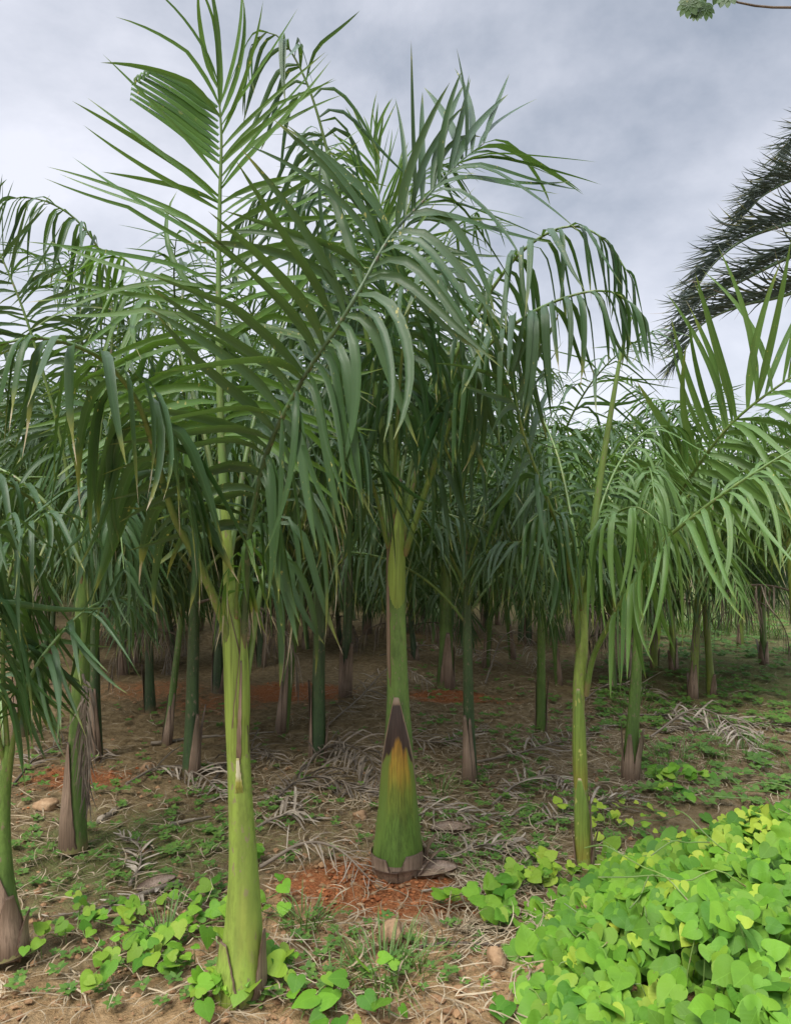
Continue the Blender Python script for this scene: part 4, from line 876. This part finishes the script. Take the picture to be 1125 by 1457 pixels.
def fallen(rows, label, seed, L=.3, n=22, Wd=.019, r0=.008, mat='dry_leaf', start=.2, lift=.02, face=(0, 0, 1), ang=(60, 30), droop=.6):
    pts = []
    for r in rows:
        p = G(r[0], r[1]); p[2] += (r[2] if len(r) > 2 else lift); pts.append(p)
    b = pts[0].copy(); t = thing('fallen_frond', b, label, 'palm frond', 'fallen dry palm fronds')
    frond(t, pts, L=L, n=n, Wd=Wd, r0=r0, face=face, start=start, droop=droop, ang=ang, elev=5, plume=25, seed=seed, mat=mat, rmat=mat, name='leaflets', origin=b, floor=True, nseg=6, pkink=.3, dry=.0)
def stick(rows, rad, label, seed, mat='dry_leaf', name='stick', flat=.6):
    pts = []
    for r in rows:
        p = G(r[0], r[1]); p[2] += (r[2] if len(r) > 2 else .012); pts.append(p)
    A, _ = resample(pts, 24); rr = np.random.default_rng(seed); mb = MB(); A[1:-1] += rr.normal(0, rad * .18, A[1:-1].shape)
    f = np.linspace(0, 1, 24); tube(mb, A, rad * (1 - .55 * f) * (1 + .12 * np.sin(f * 17 + seed)), 8, flat, .08, rnd=.6); c = pts[0]
    o = mb.build(name, MAT[mat], None, c); o.location = tuple(c); tag(o, label, 'stick', 'sticks and dry leaf stalks')
fallen([(255, 1262), (200, 1280), (140, 1300), (70, 1312)], 'long pale stalked frond lying left of the nearest trunk', 1, L=.12, n=6, r0=.012)
fallen([(185, 1265), (200, 1235), (195, 1205), (172, 1195)], 'small curled grey dead frond on green weeds at left', 2, L=.16, n=16)
fallen([(370, 1240, .02), (430, 1232, .10), (480, 1240, .10), (530, 1262, .02)], 'dry frond arching over the red soil beside the thick trunk', 3, L=.22, n=18, Wd=.009)
fallen([(660, 1092), (740, 1075), (800, 1056), (862, 1038)], 'long dry frond lying between slim green palm and spear palm', 4, L=.34, n=34)
fallen([(880, 1020), (960, 1022), (1050, 1030), (1135, 1045)], 'longest dry frond of the pile in front of the double palm', 5, L=.38, n=40, droop=.5)
fallen([(925, 1052, .02), (985, 1035, .14), (1035, 1050, .12), (1090, 1095, .02)], 'arched dry frond in front of the pile, above the vines', 6, L=.3, n=34)
fallen([(1130, 1062), (1060, 1048), (1000, 1040), (950, 1042)], 'dry frond lowest in the pile at the right border', 7, L=.34, n=36)
fallen([(425, 1105, .02), (470, 1085, .12), (520, 1100, .12), (545, 1130, .02)], 'tangled grey frond round the straight dark green palm', 8, L=.36, n=38, mat='dry_grey')
fallen([(385, 1150), (420, 1128, .06), (460, 1120, .06), (520, 1135)], 'grey frond flat on the soil left of the thick trunk', 9, L=.34, n=32, mat='dry_grey')
fallen([(460, 1040), (510, 1002, .05), (560, 975, .2), (606, 985, .1)], 'dry frond propped behind the thick middle trunk', 10, L=.32, n=28)
fallen([(690, 975, .02), (715, 945, .3), (745, 940, .3), (765, 960, .1)], 'small dry frond drooping beside the thin far palm', 11, L=.32, n=26)
fallen([(350, 1195), (380, 1180, .04), (430, 1160, .05), (380, 1140)], 'pale tangled frond behind the nearest trunk', 12, L=.26, n=24)
fallen([(560, 1120), (600, 1150), (660, 1165), (740, 1170)], 'thin dry frond right of the thick trunk on straw', 13, L=.26, n=26)
fallen([(20, 1120), (60, 1075), (110, 1060), (150, 1085)], 'dim dry frond lying behind the hanging grey one', 14, L=.3, n=26, mat='dry_grey')
fallen([(760, 1180), (800, 1165), (850, 1150), (905, 1140)], 'dry frond lying behind the spear palm foot', 15, L=.26, n=26)
fallen([(300, 1120), (330, 1090, .05), (370, 1075, .05), (400, 1090)], 'grey frond at the foot of the dark palm in red soil', 16, L=.3, n=28, mat='dry_grey')
fallen([(180, 1120), (230, 1100, .04), (285, 1112, .04), (320, 1140)], 'dim dry frond before the pale flared palm foot', 17, L=.3, n=26)
fallen([(560, 1040), (600, 1062, .04), (650, 1060, .04), (690, 1035)], 'dry frond on straw right behind the thick trunk', 18, L=.3, n=28)
fallen([(700, 1150), (740, 1125, .05), (790, 1115, .05), (815, 1130)], 'matted dry frond left of the spear palm stem', 19, L=.28, n=28)
fallen([(820, 1010), (860, 985, .06), (910, 985, .06), (950, 1005)], 'dry frond behind the brown sheathed palm', 20, L=.34, n=28)
fallen([(540, 935), (600, 925, .06), (660, 930, .06), (700, 950)], 'far dry frond among the straw behind the red soil palm', 21, L=.36, n=26)
fallen([(640, 1225), (690, 1212, .03), (740, 1215, .03), (770, 1232)], 'shredded pale frond right of the broad brown husk', 22, L=.22, n=26)
stick([(145, 1312), (200, 1302), (260, 1290), (325, 1272)], .010, 'yellow dry leaf stalk left of the nearest trunk', 1, 'sheath_yellow', 'leaf_stalk')
stick([(685, 1256), (740, 1258), (795, 1252)], .022, 'thick pale fallen stalk left of the spear palm', 2, 'dry_leaf', 'leaf_stalk')
stick([(590, 1352), (650, 1347), (735, 1352)], .009, 'reddish stick beside the round stone', 3, 'bark')
stick([(408, 1398), (428, 1394), (452, 1392)], .012, 'short grey stick right of the nearest palm base', 4)
stick([(140, 1172), (165, 1155), (180, 1145)], .02, 'short pale stalk right of the hanging dead frond', 5)
stick([(240, 1178), (265, 1172), (300, 1165)], .012, 'pale sliver of stalk left of the nearest trunk', 6)
stick([(600, 1272), (650, 1264), (690, 1262)], .005, 'thin pale twig right of the red soil', 7)
stick([(215, 1060), (300, 1050), (390, 1045)], .012, 'long grey stalk in the shade behind the nearest trunk', 8)

# brown sheath shells lying by the thick trunk
def husk(px, py, Lh, Wh, rz, label, seed, curl=1.4):
    c = G(px, py); n, k = 16, 9; V = np.zeros((n, k, 3)); C = np.zeros((n, k, 4))
    for i in range(n):
        f = i / (n - 1); w_ = Wh * math.sin(math.pi * min(1, f * .85 + .12)) ** .8
        for j in range(k):
            a = (j / (k - 1) - .5) * 2; V[i, j] = (f * Lh, w_ * math.sin(a * curl) / max(math.sin(1), .3) * .5, w_ * (1 - math.cos(a * curl)) * .45 + .03 * f * f)
            C[i, j] = (f, .5, min(1 - abs(a), (1 - f) * 3), j / (k - 1))
    mb = MB(); fc = grid_faces(n, k); mb.add(V, fc, C); V2 = V.copy(); V2[..., 2] -= .004; mb.add(V2, fc[:, ::-1], C)
    o = mb.build('sheath_husk', MAT['sheath_dry']); o.location = (c[0], c[1], c[2] + .012); o.rotation_euler = (.25, 0, rz); tag(o, label, 'palm husk', 'fallen sheath husks')
husk(612, 1182, .22, .07, -.35, 'pinkish brown husk behind the thick trunk on its right', 1)
husk(585, 1250, .20, .085, .12, 'broad brown husk curling out from the foot of the thick trunk', 2)
husk(195, 1272, .16, .06, .5, 'pale husk at the thick end of the long stalk', 3)
print('far palms', n_far, 'objects', len(bpy.data.objects))
